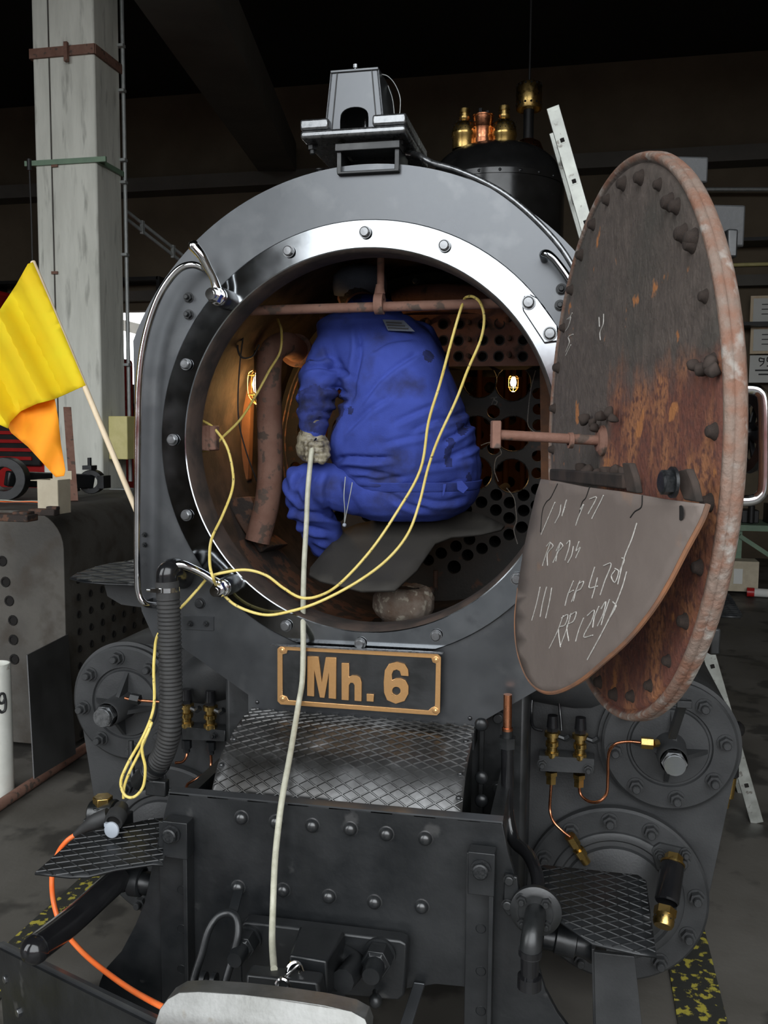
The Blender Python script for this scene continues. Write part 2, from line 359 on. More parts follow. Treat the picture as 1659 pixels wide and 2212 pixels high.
# ------------------------------------------------------------------ hall
S = dict(kind='structure')
XL, XR, YB, ZC = -12.0, 5.6, 12.0, 5.6
obj('floor', MB().box(((XL+XR)/2, (YB+FRONT_Y)/2, GZ-.1), (XR-XL+.6, YB-FRONT_Y+.6, .2)), 'floor', **S)
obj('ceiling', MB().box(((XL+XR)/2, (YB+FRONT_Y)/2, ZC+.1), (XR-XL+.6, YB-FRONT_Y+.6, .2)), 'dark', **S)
obj('wall_right', MB().box((XR+.1, (YB+FRONT_Y)/2, (ZC+GZ)/2), (.2, YB-FRONT_Y, ZC-GZ)), 'wall', **S)
obj('wall_left', MB().box((XL-.1, (YB+FRONT_Y)/2, (ZC+GZ)/2), (.2, YB-FRONT_Y, ZC-GZ)), 'wall', **S)
w0 = U(262, 672, YB); w1 = U(345, 830, YB)
WB = obj('wall_back', MB().prism([[V((XL, YB, GZ)), V((XR, YB, GZ)), V((XR, YB, ZC)), V((XL, YB, ZC))],
    [V((w0.x-.1, YB, w1.z)), V((w1.x+.5, YB, w1.z)), V((w1.x+.5, YB, w0.z)), V((w0.x-.1, YB, w0.z))]], (0, .25, 0)), 'wall', org=(0, YB, GZ), **S)
obj('wall_front', MB().prism([V((XL, 0, GZ)), V((SIDE_X0, 0, GZ)), V((SIDE_X0, 0, DOOR_Z1)), V((SIDE_X1, 0, DOOR_Z1)), V((SIDE_X1, 0, GZ)), V((DOOR_X0, 0, GZ)), V((DOOR_X0, 0, DOOR_Z1)), V((DOOR_X1, 0, DOOR_Z1)), V((DOOR_X1, 0, GZ)), V((XR, 0, GZ)), V((XR, 0, ZC)), V((XL, 0, ZC))], (0, -.3, 0)), 'wall', org=(0, 0, GZ), **S).location.y = FRONT_Y
obj('ground', MB().box((0, -34, GZ-.25), (120, 59.3, .2)), 'asph', **S)
obj('ground', MB().box((0, 44, GZ-.25), (120, 63, .2)), 'asph', **S)
fh = empty('far_house', (w1.x+.6, YB+9, GZ), 'red house with grey roof seen beyond the bright back opening', 'building')
fx = U(335, 740, YB+9)
obj('wall', MB().box((fx.x+3.0, YB+11, (fx.z+GZ)/2), (6, 4, fx.z-GZ)), 'roofred', fh)
obj('roof', MB().prism([V((fx.x-.6, YB+8.8, fx.z)), V((fx.x+6.4, YB+8.8, fx.z)), V((fx.x+3, YB+8.8, fx.z+1.6))][:2]+[V((fx.x+3, YB+8.8, fx.z-.6)), ] if 0 else [V((fx.x-1.4, YB+8.8, fx.z+.45)), V((fx.x+6.5, YB+8.8, fx.z-1.5)), V((fx.x+6.5, YB+8.8, fx.z-1.2)), V((fx.x-1.4, YB+8.8, fx.z+.75))], (0, 4.4, 0)), 'beamc', fh)
obj('reflection_block', MB().box((0, -30, (GZ+2.9)/2), (90, 1, 2.9-GZ)), 'roofred', label='unseen low dark block behind the viewer, added to darken the ring reflections', cat='building')  # unseen block added so the polished door ring reflects dark low down
def beam(name, a, b, w, h, m='beamc', **k): return obj(name, MB().bar(a, b, w, h, side=(1, 0, 0)), m, kind='structure', **k)
# roof beams: the long slanting one runs back along the hall, the ledge crosses the back wall
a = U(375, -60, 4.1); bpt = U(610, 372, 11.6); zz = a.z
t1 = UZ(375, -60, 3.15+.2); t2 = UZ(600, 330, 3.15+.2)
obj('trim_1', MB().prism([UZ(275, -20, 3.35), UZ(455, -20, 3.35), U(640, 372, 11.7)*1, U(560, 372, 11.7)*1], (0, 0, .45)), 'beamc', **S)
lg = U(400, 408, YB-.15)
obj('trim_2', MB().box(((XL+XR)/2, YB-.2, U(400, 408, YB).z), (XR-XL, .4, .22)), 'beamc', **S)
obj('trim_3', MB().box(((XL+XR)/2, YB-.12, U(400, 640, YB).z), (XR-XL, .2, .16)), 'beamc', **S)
pz = U(400, 603, YB-.2)
obj('gas_pipe', MB().cyl((XL+.1, YB-.04, pz.z), (XR-.1, YB-.04, pz.z), .028), 'yellowbox', WB, label='thin yellow pipe')
# recess of dark racks under the ledge
for i, (x0, x1, zt, zb, yy) in enumerate([(-9.5, -6.3, 2.5, .4, .5), (-3.8, -.4, 2.7, .9, .6), (2.3, 4.9, 2.8, 1.6, .5)]):
    rk = empty('wall_rack', ((x0+x1)/2, YB-.1, zb), ['dark steel rack high on the back wall, left of the column', 'dark steel rack on the back wall behind the boiler', 'dark steel rack high on the back wall at the right'][i], 'rack')
    obj('shelf', MB().box(((x0+x1)/2, YB-.3, zb), (x1-x0, yy, .05)), 'blackp', rk); obj('shelf', MB().box(((x0+x1)/2, YB-.3, zt), (x1-x0, yy, .05)), 'blackp', rk)
    for x in (x0, (x0+x1)/2, x1): obj('post', MB().box((x, YB-.3, (zt+zb)/2), (.06, yy, zt-zb+.05)), 'blackp', rk)
# concrete column with its strap, bracket and conduit
Yc = 4.2; xl = U(80, 500, Yc).x; xr = U(211, 500, Yc).x; yb_ = UX(265, 500, xr).y
cm = empty('concrete_column', ((xl+xr)/2, (Yc+yb_)/2, GZ), 'tall pale concrete column behind the flag', 'column')
obj('shaft', MB().box(((xl+xr)/2, (Yc+yb_)/2, (ZC+GZ)/2), (xr-xl, yb_-Yc, ZC-GZ)), 'concrete', cm, bevel=.018)
def colring(py, h, name, m, x0=0, x1=0):
    z = U(140, py, Yc).z; b = MB()
    b.box(((xl+xr)/2+(x1-x0)/2, Yc-.012, z), (xr-xl+.03+x0+x1, .02, h)); b.box((xr+.012, (Yc+yb_)/2, z), (.02, yb_-Yc+.02, h)); b.box((xl-.012, (Yc+yb_)/2, z), (.02, yb_-Yc+.02, h))
    return obj(name, b, m, cm)
colring(112, .075, 'strap', 'rustpipe')
obj('strap_buckle', MB().box(U(143, 112, Yc-.04), (.03, .03, .15)), 'rustpipe', cm)
colring(350, .04, 'green_bracket', 'green', .07, .08)
q0 = U(63, 352, Yc-.03); obj('hanging_cord', MB().tube([q0, U(68, 480, Yc-.03), U(70, 575, Yc-.03)], .006, 6), 'ink', cm)
obj('chain_stub', MB().cyl(q0+V((0, 0, .03)), q0+V((0, 0, -.06)), .018), 'blackp', cm)
cz = [U(262, y, yb_).z for y in (-40, 900)]
obj('conduit', MB().cyl((xr+.02, yb_+.02, 4.5), (xr+.02, yb_+.02, U(272, 1040, yb_).z), .017), 'galv', cm)
for y in (100, 197, 347, 395, 551, 788): obj('conduit_clip', MB().box((xr+.02, yb_-.01, U(265, y, yb_).z), (.06, .05, .022)), 'galv', cm)
obj('seam_strip', MB().box((U(116, 500, Yc).x, Yc-.004, 1.6), (.010, .006, 4.6)), 'tank', cm)
for y in (358, 589): obj('red_tag', MB().box(U(118, y, Yc-.012), (.055, .012, .022)), 'rustpipe', cm)
bx = UX(258, 945, xr+.02)
obj('yellow_cabinet', MB().box((xr+.12, bx.y-.1, bx.z), (.17, .22, .36)), 'yellowbox', label='small yellow electrical box on the side of the concrete column', cat='box', bevel=.008)
obj('junction_box', MB().box((xr+.09, bx.y-.1, U(255, 1070, bx.y).z), (.16, .16, .14)), 'galv', label='small grey junction box low on the concrete column', cat='box', bevel=.008)
# brace rod between column and boiler
ra, rb = U(272, 455, 5.0), U(405, 560, 5.8)
br = empty('brace_rod', ra, parent=cm)
for dz in (0, -.07): obj('rod', MB().cyl(ra+V((0, 0, dz)), rb+(rb-ra)*.5+V((0, 0, dz)), .016), 'galv', br)
for t in (.25, .75): p = ra.lerp(rb, t); obj('clip', MB().box(p+V((0, 0, -.035)), (.03, .04, .12)), 'galv', br)
# hanging lamp over the dome
hl = U(1143, 210, 6.5)
h = empty('pendant_lamp', hl, 'brass-coloured pendant lamp with perforated sleeve hanging above the dome', 'lamp')
obj('stem', MB().cyl((hl.x, hl.y, ZC), hl+V((0, 0, .1)), .012), 'blackp', h)
obj('sleeve', MB().lathe([(.02, .13), (.115, .12), (.125, .09), (.125, -.11), (.12, -.12), (.12, -.09), (.02, .10)], hl, n=28), 'brass', h)
for k in range(14):
    an = 2*pi*k/14
    for zz_ in (-.075, .1): obj('vent_hole', MB().cyl(hl+V((math.cos(an)*.12, math.sin(an)*.12, zz_)), hl+V((math.cos(an)*.128, math.sin(an)*.128, zz_)), .011, n=8), 'hole', h)
obj('reflector', MB().lathe([(.07, -.40), (.12, -.43), (.15, -.50), (.155, -.57), (.148, -.57), (.14, -.50), (.06, -.42)], hl, n=28), 'copper', h)
obj('neck', MB().cyl(hl+V((0, 0, -.12)), hl+V((0, 0, -.41)), .05), 'blackp', h)
# red machine seen beside the column
rx = U(60, 850, 7.0)
rm = empty('red_machine', (rx.x, 7.6, GZ), 'big red machine standing behind the flag at the left edge', 'machine')
obj('body', MB().box((rx.x-.6, 7.6, (U(60, 760, 7).z+GZ)/2), (2.6, 1.4, U(60, 760, 7).z-GZ)), 'redp', rm, bevel=.05)
obj('cab', MB().box((rx.x-1.1, 7.7, U(30, 690, 7).z), (1.3, 1.2, U(30, 620, 7).z-U(30, 760, 7).z)), 'redp', rm, bevel=.06)
obj('front_panel', MB().box((rx.x-.3, 6.86, U(60, 960, 7).z), (1.1, .06, .5)), 'blackp', rm, bevel=.02)
for k in range(4): obj('louvre', MB().box((rx.x-.3, 6.82, U(60, 960, 7).z-.16+.1*k), (.9, .03, .04)), 'redp', rm)
for sx in (-.5, .4): obj('wheel', MB().cyl((rx.x+sx-.3, 6.8, GZ+.3), (rx.x+sx-.3, 7.1, GZ+.3), .3, n=28), 'blackp', rm)
# right rear: notices, bench, box, tube
yN = YB-.26
for (px, py, w, hh, lab) in [(1650, 670, .62, .58, 'framed notice on the back wall, upper of two'), (1650, 735, .62, .55, 'framed notice on the back wall, lower of two')]:
    p = U(px, py, yN); t = empty('framed_notice', (p.x+.12, yN, p.z), lab+' at the right edge', 'notice', 'framed notices')
    obj('frame', MB().box((p.x+.12, yN, p.z), (w, .03, hh*.72)), 'wood', t); obj('paper', MB().box((p.x+.12, yN-.02, p.z), (w-.08, .012, hh*.72-.08)), 'paper', t)
    for k in range(3): obj('print_line', MB().box((p.x+.12, yN-.03, p.z+.08-.07*k), (w*.5, .006, .012)), 'ink', t)
p = U(1662, 797, yN); wt = empty('white_notice', (p.x, yN, p.z), 'white sheet headed 95 pinned below the framed notices', 'notice')
obj('paper', MB().box((p.x, yN, p.z), (.56, .015, .40)), 'paper', wt)
def strokes(L, f, r, mb=None, n=5):
    mb = mb or MB()
    for l in L: mb.tube([f(*q) for q in l], r, n, 4)
    return mb
obj('numerals', strokes([[(.09, .13), (.02, .15), (.02, .09), (.09, .09)], [(.10, .15), (.09, .06), (.03, 0)], [(.24, .16), (.16, .16), (.155, .09), (.22, .09), (.23, .03), (.15, 0)]],
    lambda a, b: V((p.x-.16+a*.8, yN-.012, p.z+.04+b*.8)), .008), 'ink', wt)
for k, w in enumerate((.3, .2)): obj('print_line', MB().box((p.x-.05, yN-.012, p.z-.02-.06*k), (w, .006, .022)), 'ink', wt)
obj('wall_conduit', MB().cyl(U(1500, 409, YB-.3), U(1800, 409, YB-.3), .03), 'galv', WB)
obj('wall_cable', MB().cyl(U(1480, 699, YB-.35), U(1800, 699, YB-.35), .016), 'galv', WB)
b0 = U(1590, 1140, 8.8)
bn = empty('work_bench', (b0.x+.9, 9.2, GZ), 'green workbench with dark clutter by the back wall', 'bench')
obj('worktop', MB().box((b0.x+.9, 9.2, b0.z), (1.9, .8, .07)), 'green', bn)
for sx in (.05, 1.75):
    for sy in (8.9, 9.5): obj('leg', MB().box((b0.x+sx, sy, (GZ+b0.z)/2), (.07, .07, b0.z-GZ)), 'green', bn)
obj('brace', MB().bar((b0.x+.05, 8.85, b0.z-.1), (b0.x+.8, 8.85, GZ+.2), .05, .05), 'green', bn)
random.seed(3)
for k, lab_ in enumerate(('tall dark machine part at the left end of the green workbench', 'dark machine part second from the left on the green workbench')):
    x = b0.x+.2+k*.3; hgt = random.uniform(.1, .35)
    mb = MB().box((x, 9.2, b0.z+.035+hgt/2), (.2, .3, hgt)).cyl((x, 9.0, b0.z+.04), (x, 9.0, b0.z+.1+hgt), .04)
    obj('tool_block', mb, 'blackp', label=lab_, cat='tool', bevel=.01)
q = U(1598, 1245, 8.6); cb = empty('cardboard_box', (q.x, 8.6, GZ), 'brown cardboard box on the floor under the green workbench', 'box')
obj('carton', MB().box((q.x, 8.75, q.z), (.42, .3, .36)), 'cardboard', cb); obj('label', MB().box((q.x-.02, 8.595, q.z), (.1, .006, .18)), 'paper', cb)
q = U(1630, 1262, 8.5)
tb = empty('spray_tube', (q.x, 8.5, q.z), 'white tube with red cap lying by the workbench', 'tube')
obj('tube_body', MB().cyl((q.x, 8.5, GZ+.06), (q.x+.4, 8.45, GZ+.06), .05), 'paper', tb); obj('red_cap', MB().cyl((q.x-.08, 8.51, GZ+.06), (q.x, 8.5, GZ+.06), .055), 'redp', tb)
obj('blue_strip', MB().box((U(1568, 1220, 8.7).x-.1, 8.8, GZ+.3), (.04, .04, .6)), 'blue', label='blue upright strip beside the cardboard box', cat='strip')
# hazard marking on the floor and rail beside the engine
for (xa, xb, nm) in ((1.0, 1.16, 'right'), (-1.42, -1.24, 'left')):
    hz = obj('hazard_stripe', MB().box(((xa+xb)/2, 1.0, GZ+.004), (xb-xa, 8, .008)), 'haz', label=('worn yellow and black floor stripe on the %s of the engine' % nm), cat='floor stripe')
random.seed(11)
# ------------------------------------------------------------------ old boiler shell on the left
XT = -2.28; y0t, y1t = 2.03, 3.05; zt = UX(150, 1165, XT).z
tk = empty('boiler_shell', (XT-1, (y0t+y1t)/2, GZ+.05), 'old rusty boiler shell full of stay holes, left of the engine', 'boiler shell')
zt = -.45; rr = .22; prof = [(XT, GZ+.05)]+[(XT-rr+rr*math.cos(a), zt-rr+rr*math.sin(a)) for a in [i*pi/16 for i in range(9)]]+[(XT-2.4, zt), (XT-2.4, GZ+.05)]
mb = MB().prism([V((x, y0t, z)) for x, z in prof], (0, y1t-y0t+.75, 0))
so = obj('shell', mb, 'tank', tk, bevel=.16, ang=50); so.modifiers[0].segments = 6
def sidehole(px, py, r=.016):
    p = UX(px, py, XT); p.x = XT+.001
    return p
SH = []
for r_ in range(13):
    for c_ in range(9):
        y = y0t+.14+c_*.135; z = zt-.42-r_*.105
        SH.append((y+(r_ % 2)*.0, z))
hm = hw('stay_hole', MB().lathe([(0, .0), (.016, .0), (.016, .004), (.022, .0045), (.024, .001)], n=12), 'hole')
for y, z in SH[:117]: hard('stay_hole', hm, (XT+.0015, y, z), (1, 0, 0), 1, tk)
for (px, py) in [(5, 1212), (12, 1257), (20, 1298), (28, 1340), (29, 1382), (31, 1424)]:
    p = U(px, py, y0t-.002); hard('stay_hole', hm, p, (0, -1, 0), 1.35, tk)
# things on top
zt2 = zt+.005
cb2 = empty('carton', U(112, 1100, 2.55), 'small open cream carton standing on the old boiler shell', 'carton')
c0 = UZ(118, 1108, zt2); c0.z = zt2
bb = MB(); s_ = .062
for dx, dy, w, d in ((-s_, 0, .004, .124), (s_, 0, .004, .124), (0, -s_, .124, .004), (0, s_, .124, .004)): bb.box((c0.x+dx, c0.y+dy, zt2+.095), (w, d, .19))
obj('carton_wall', bb, 'cardboard', cb2)
obj('flap', MB().box((c0.x-.085, c0.y, zt2+.185), (.05, .11, .004)), 'cardboard', cb2); obj('flap', MB().box((c0.x+.01, c0.y+.07, zt2+.21), (.12, .004, .05)), 'cardboard', cb2)
for i, (px, py, sx, sy, lab) in enumerate([(95, 1113, .16, .06, 'rusty iron block lying in front of the cream carton'), (30, 1125, .22, .1, 'flat rusty scrap iron at the left end of the boiler shell top'), (150, 1070, .1, .06, 'crumpled grey packet between the carton and the casting')]):
    q = UZ(px, py, zt2); obj('scrap_iron', MB().box((q.x, q.y, zt2+.018), (sx, sy, .036)).box((q.x+.05, q.y+.01, zt2+.04), (sx*.4, sy*.7, .02)), 'rust' if i < 2 else 'sheet', label=lab, cat='scrap', bevel=.006)
# cast connecting rod lying across the top
ca, cbp = UZ(10, 1108, zt2), UZ(200, 1060, zt2); ca.z = cbp.z = zt2+.14
A, B = U(15, 1075, 2.55), U(200, 1048, 3.2); A.z = zt+.15; B.z = zt+.10
cr_ = empty('rod_casting', (A+B)/2, 'heavy dark connecting rod with split bearing ends on the boiler shell', 'connecting rod')
d_ = (B-A).normalized()
obj('shank', MB().bar(A, B, .05, .10, side=(0, 1, 0)), 'black', cr_, bevel=.01)
for e_, rr_ in ((A, .14), (B, .085)):
    mbx = MB().lathe([(rr_*.55, -.05), (rr_, -.05), (rr_, .05), (rr_*.55, .05)], e_, (.25, -1, 0), n=28, closed=True)
    obj('bearing_end', mbx, 'black', cr_, bevel=.004)
obj('bearing_cap', MB().box(B+V((.09, 0, 0)), (.05, .1, .09)), 'black', cr_)
obj('oil_cup', MB().box(B+V((-.02, 0, .10)), (.07, .08, .03)).cyl(B+V((-.02, 0, .11)), B+V((-.02, 0, .17)), .014), 'black', cr_)
# wires
random.seed(5)
for k, (m_, lab_) in enumerate([('airhose', 'pale wire offcut on the boiler shell, nearest to the carton'), ('orange', 'orange wire offcut lying on the old boiler shell'), ('ink', 'black wire offcut lying on the old boiler shell')]):
    x0, y0 = UZ(60, 1085, zt2)[:2]; P_ = [(x0-.3+.12*j, y0-.02+random.uniform(-.02, .02)-.06*k, zt2+.006+.004*(j % 2)) for j in range(5)]
    obj('loose_wire', MB().tube(P_, .004, 5, 4), m_, label=lab_, cat='wire')
# flat bar leaning
obj('flat_bar', MB().bar(UZ(160, 1082, zt2), U(131, 880, 2.95)+V((.05, 0, 0)), .05, .012), 'rustpipe', label='dark flat iron bar leaning up against the column behind the carton', cat='bar')
# sheet metal leaning on the shell, white post, board
Sx = XT+.045
sp = [UX(57, 1415, Sx+.05), UX(145, 1370, Sx), UX(162, 1628, Sx+.16), UX(72, 1682, Sx+.2)]
for q in sp[2:]: q.z = max(q.z, GZ+.012)
obj('metal_sheet', MB().prism(sp, (.006, 0, 0)), 'sheet', label='dark oily metal sheet leaning against the old boiler shell', cat='metal sheet')
wp = UZ(7, 1715, GZ); zt_ = U(15, 1435, wp.y).z
ps = empty('white_post', (wp.x-.02, wp.y, GZ), 'white rounded post marked 9 at the left edge', 'post')
rw = MPP(wp.y)*35
obj('post_body', MB().lathe([(rw*.97, 0), (rw, .02), (rw, zt_-GZ-.01), (rw*.96, zt_-GZ), (rw*.9, zt_-GZ), (rw*.9, zt_-GZ-.1), (0, zt_-GZ-.1)], (wp.x-.02, wp.y, GZ), n=40), 'white', ps)
def nine(a, b):
    an = (a-.5)*1.15; base = V((wp.x-.02, wp.y, 0)); fwd = (V((CP.x, CP.y, 0))-base).normalized(); sd = V((-fwd.y, fwd.x, 0))
    return base+fwd*math.cos(an)*(rw+.001)+sd*math.sin(an)*(rw+.001)+V((0, 0, zz9+b))
zz9 = U(15, 1512, wp.y).z-.045
obj('numeral', strokes([[(.98, .06), (.9, .088), (.70, .09), (.6, .066), (.66, .045), (.85, .042), (.98, .06), (1.0, .03), (.93, .0), (.72, -.006), (.6, .008)]], nine, .0075, n=6), 'ink', ps)
obj('floor_pipe', MB().cyl(UZ(-40, 1765, GZ+.03), UZ(190, 1612, GZ+.03), .028), 'rustpipe', label='dark pipe lying on the floor before the white post', cat='pipe')
# ------------------------------------------------------------------ locomotive
LO = empty('steam_locomotive', (0, 1.5, GZ), 'dark grey steam locomotive with its smokebox door swung open', 'locomotive')
SBC, SBS = .728, 1.32                    # smokebox inner radius, depth
# front plate
T0 = math.asin(.33/.815)
top = [V((.815*math.cos(a), 0, .815*math.sin(a))) for a in [T0-.02+(pi-2*T0+.04)*i/60 for i in range(61)]]
low = [(-.748, -.47), (-.738, -.55), (-.70, -.63), (-.60, -.66), (-.375, -.80), (-.375, -.92), (.345, -.92), (.345, -.845), (.56, -.70), (.70, -.63), (.738, -.55), (.748, -.47)]
outer = top+[V((x, 0, z)) for x, z in low]
sf = obj('smokebox_front', MB().prism([outer, circ(0, 0, .572, 0, 96)], (0, .016, 0)), 'plate', LO, ang=20)
obj('plate_edge_band', MB().prism([[p+V((0, .016, 0)) for p in outer[:72]], [V((p.x*.992, .016, p.z*.992)) for p in outer[:72]]], (0, .12, 0)), 'black', LO, ang=20)
# barrel
obj('smokebox_barrel', MB().lathe([(SBC, .02), (.742, .02), (.742, SBS+.1), (SBC, SBS+.1)], (0, 0, 0), (0, 1, 0), n=72, closed=True), 'soot', LO, org=(0, 0, 0))
obj('smokebox_wrapper', MB().lathe([(.743, .02), (.752, .02), (.752, SBS+.1), (.743, SBS+.1)], (0, 0, 0), (0, 1, 0), n=72, closed=True), 'black', LO, org=(0, 0, 0))
obj('boiler_barrel', MB().lathe([(.70, SBS+.1), (.745, SBS+.1), (.745, 5.8), (0, 5.8), (0, 5.7), (.70, 5.7)], (0, 0, 0), (0, 1, 0), n=64), 'black', LO, org=(0, 0, 0))
# door ring: flat polished face, inner lip
rg = obj('door_ring', MB().lathe([(.572, -.012), (.575, -.014), (.652, -.014), (.655, -.011), (.655, 0), (.655, .0), (.572, 0)], (0, 0, 0), (0, 1, 0), n=128), 'steel', LO, org=(0, 0, 0), ang=20)
obj('ring_lip', MB().lathe([(.563, -.004), (.572, -.012), (.572, .09), (.563, .09)], (0, 0, 0), (0, 1, 0), n=128, closed=True), 'soot', rg, org=(0, 0, 0), ang=60)
for x, y in [(789, 502), (624, 543), (960, 531), (402, 787), (373, 950), (403, 1113), (618, 1352), (778, 1390), (942, 1373), (1116, 1250)]:
    hard('hex_bolt', BOLT_S, U(x, y, -.02), FRONT, .0145, rg)
lk = obj('hinge_link', MB().prism([[U(x, y, -.016) for x, y in [(1127, 652), (1133, 640), (1147, 637), (1160, 644), (1205, 706), (1207, 738), (1176, 742), (1130, 672)]]], (0, -.012, 0)), 'steel', LO, bevel=.003)
for x, y in [(1142, 654), (1188, 721)]: hard('hex_bolt', BOLT_S, U(x, y, -.03), FRONT, .016, lk)
for x, y in [(408, 643), (408, 680), (1213, 625), (1210, 660)]: hard('stud_nut', NUT_B, U(x, y, 0), FRONT, .0125, sf)
for x, y in [(313, 1155), (313, 1177)]: hard('stud_nut', NUT_B, U(x, y, 0), FRONT, .007, sf)
hard('hex_bolt', BOLT_B, U(433, 1303, 0), FRONT, .014, sf)
bb_ = obj('small_bracket', MB().prism([U(398, 1330, 0), U(463, 1332, 0), U(463, 1361, 0), U(398, 1358, 0)], (0, -.006, 0)), 'plate', LO)
for x in (412, 446): hard('stud_nut', NUT_B, U(x, 1347, -.006), FRONT, .008, bb_)
# door clamps
for j, (s0, pts) in enumerate([((470, 638), [(473, 625), (462, 603), (449, 578), (436, 553), (419, 532)]), ((478, 1256), [(462, 1250), (440, 1240), (415, 1228), (393, 1220), (373, 1222)])]):
    dc = empty('door_clamp', U(s0[0]+14, s0[1]+6, -.014), parent=LO)
    b0_, b1 = U(s0[0]+16, s0[1]+8, -.014), U(s0[0], s0[1], -.125)
    ax = V((0, -1, 0)); b1 = V((b0_.x, -.125, b0_.z)); 
    obj('boss', MB().lathe([(.030, 0), (.030, .035), (.026, .042), (.024, .05)], b0_, ax, n=24), 'black', dc)
    obj('washer', MB().lathe([(.018, .046), (.027, .046), (.027, .054), (.025, .056), (.025, .064), (.018, .066)], b0_, ax, n=24), 'chrome', dc)
    obj('stud_nut', MB().cyl(b0_+ax*.066, b0_+ax*.092, .024, n=6).cyl(b0_+ax*.09, b0_+ax*.11, .017, n=20).cyl(b0_+ax*.11, b0_+ax*.112, .011, n=20), 'chrome', dc)
    P_ = [V((b0_.x, -.060, b0_.z))]+[U(x, y, yy) for (x, y), yy in zip(pts, (-.07, -.085, -.10, -.115, -.12))]
    P_[1] = P_[0].lerp(P_[2], .4)
    obj('handle', MB().tube(P_, .012, 12, 6, rf=lambda t, i: .021-.009*math.sin(pi*.5*min(1, t*2.2)) if t < .5 else .012+.0045*(t-.5)/.5).ball(P_[-1], .0172), 'chrome', dc)
# handrails
hr = empty('handrail', U(300, 1000, -.05), parent=LO)
P_ = [U(456, 592, 0), U(440, 580, -.035), U(415, 572, -.055), U(385, 583, -.06), U(352, 625, -.06), U(328, 680, -.06), U(310, 750, -.06), U(301, 830, -.06), U(298, 950, -.06), U(297, 1100, -.06), U(297, 1230, -.06), U(300, 1280, -.06), U(312, 1303, -.055), U(335, 1308, -.02), U(342, 1308, 0)]
obj('rail', MB().tube(P_, .011, 14, 6), 'chrome', hr)
obj('rail_lug', MB().box(U(318, 1300, -.02), (.02, .04, .02)), 'frame', hr)
hr2 = empty('handrail', U(1200, 560, -.05), parent=LO)
obj('rail', MB().tube([U(1176, 560, 0), U(1174, 549, -.05), U(1185, 550, -.065), U(1205, 570, -.065), U(1235, 615, -.065), U(1262, 680, -.065), U(1275, 760, -.065), U(1280, 800, 0)], .0115, 14, 6), 'steel', hr2)
obj('top_pipe', MB().tube([U(880, 330, .10), U(905, 336, .04), U(935, 352, .02), U(985, 367, .01), U(1045, 393, .005), U(1100, 426, 0), (U(1160, 478, 0)), U(1215, 540, 0), U(1262, 620, 0)], .0085, 12, 6), 'boltsteel', LO)
# lamp bracket
lb = empty('lamp_bracket', U(797, 375, .06), parent=LO)
zb = U(797, 374, 0).z
kx0, kx1 = U(736, 360, .0).x, U(860, 360, .0).x; zk = U(797, 325, .0).z
obj('foot', MB().box(((kx0+kx1)/2, .10, (zb+zk)/2), (kx1-kx0, .012, zk-zb)).box((kx0, .05, (zb+zk)/2), (.014, .14, zk-zb)).box((kx1, .05, (zb+zk)/2), (.014, .14, zk-zb)).box(((kx0+kx1)/2, .0, zk+.005), (kx1-kx0+.02, .06, .022)).box(((kx0+kx1)/2, .03, zb), (kx1-kx0+.012, .10, .008)), 'black', lb, bevel=.002)
x0p, x1p = U(650, 290, -.05).x, U(878, 290, -.05).x; zp = U(765, 286, -.05).z
def slant(b, t=R_(1.5)):
    return b
obj('shelf_plate', MB().box(((x0p+x1p)/2, .13, zp), (x1p-x0p, .38, .024)), 'boltsteel', lb, bevel=.008)
obj('strut', MB().box(((kx0+kx1)/2, .04, (zp+zk)/2), (kx1-kx0-.03, .1, zp-zk)), 'black', lb)
for (xa, xb) in ((x0p, x0p+.085), (x1p-.098, x1p)): obj('clamp_bar', MB().box(((xa+xb)/2, .12, zp+.028), (xb-xa, .36, .030)), 'boltsteel', lb, bevel=.006)
for x, y, Y in [(675, 312, 0), (692, 322, .25), (861, 305, 0), (874, 315, .25)]:
    p = V((U(x, y, Y).x, Y, zp-.012)); hard('stud_nut', NUT_B, p, (0, 0, -1), .013, lb)
for x in (x0p+.045, x1p-.05): hard('round_head', RIV_B, (x, -.0, zp+.042), (0, 0, 1), .012, lb)
# lamp housing: tapered box with arched opening
zb_ = zp+.013; ztp = U(770, 155, -.02).z
wb, wt = (U(832, 280, -.02).x-U(703, 280, -.02).x)/2, (U(818, 155, -.02).x-U(715, 155, -.02).x)/2; xc = (U(832, 280, -.02).x+U(703, 280, -.02).x)/2
def hface(y, s=1):
    arch = [(-.042, 0)]+[(-.042*math.cos(a), .026+.036*math.sin(a)**.8) for a in [pi*i/10 for i in range(1, 10)]]+[(.042, 0)]
    o = [V((xc-wb*s, y, zb_)), V((xc-wt*s, y, ztp)), V((xc+wt*s, y, ztp)), V((xc+wb*s, y, zb_))]+[V((xc-a, y, zb_+h)) for a, h in arch][0:0]
    o2 = [V((xc-wb*s, y, zb_)), V((xc-wt*s, y, ztp)), V((xc+wt*s, y, ztp)), V((xc+wb*s, y, zb_))]+[V((xc+.042, y, zb_))]+[V((xc+.042*math.cos(pi*i/12), y, zb_+.030+.034*math.sin(pi*i/12)**.7)) for i in range(0, 13)]+[V((xc-.042, y, zb_))]
    return o2
obj('front_shell', MB().prism(hface(-.03), (0, .008, 0)), 'plate', lb, bevel=.001)
tpd = .20
for s in (-1, 1):
    obj('side_shell', MB().prism([V((xc+s*wb, -.03, zb_)), V((xc+s*wt, -.03, ztp)), V((xc+s*wt, tpd-.04, ztp)), V((xc+s*wb, tpd, zb_))], (-s*.006, 0, 0)), 'plate', lb)
    obj('edge_seam', MB().bar((xc+s*(wb-.022), -.0315, zb_), (xc+s*(wt-.020), -.0315, ztp), .002, .003), 'ink', lb)
obj('top_shell', MB().box((xc, .06, ztp), (2*wt, .19, .008)), 'plate', lb, bevel=.002)
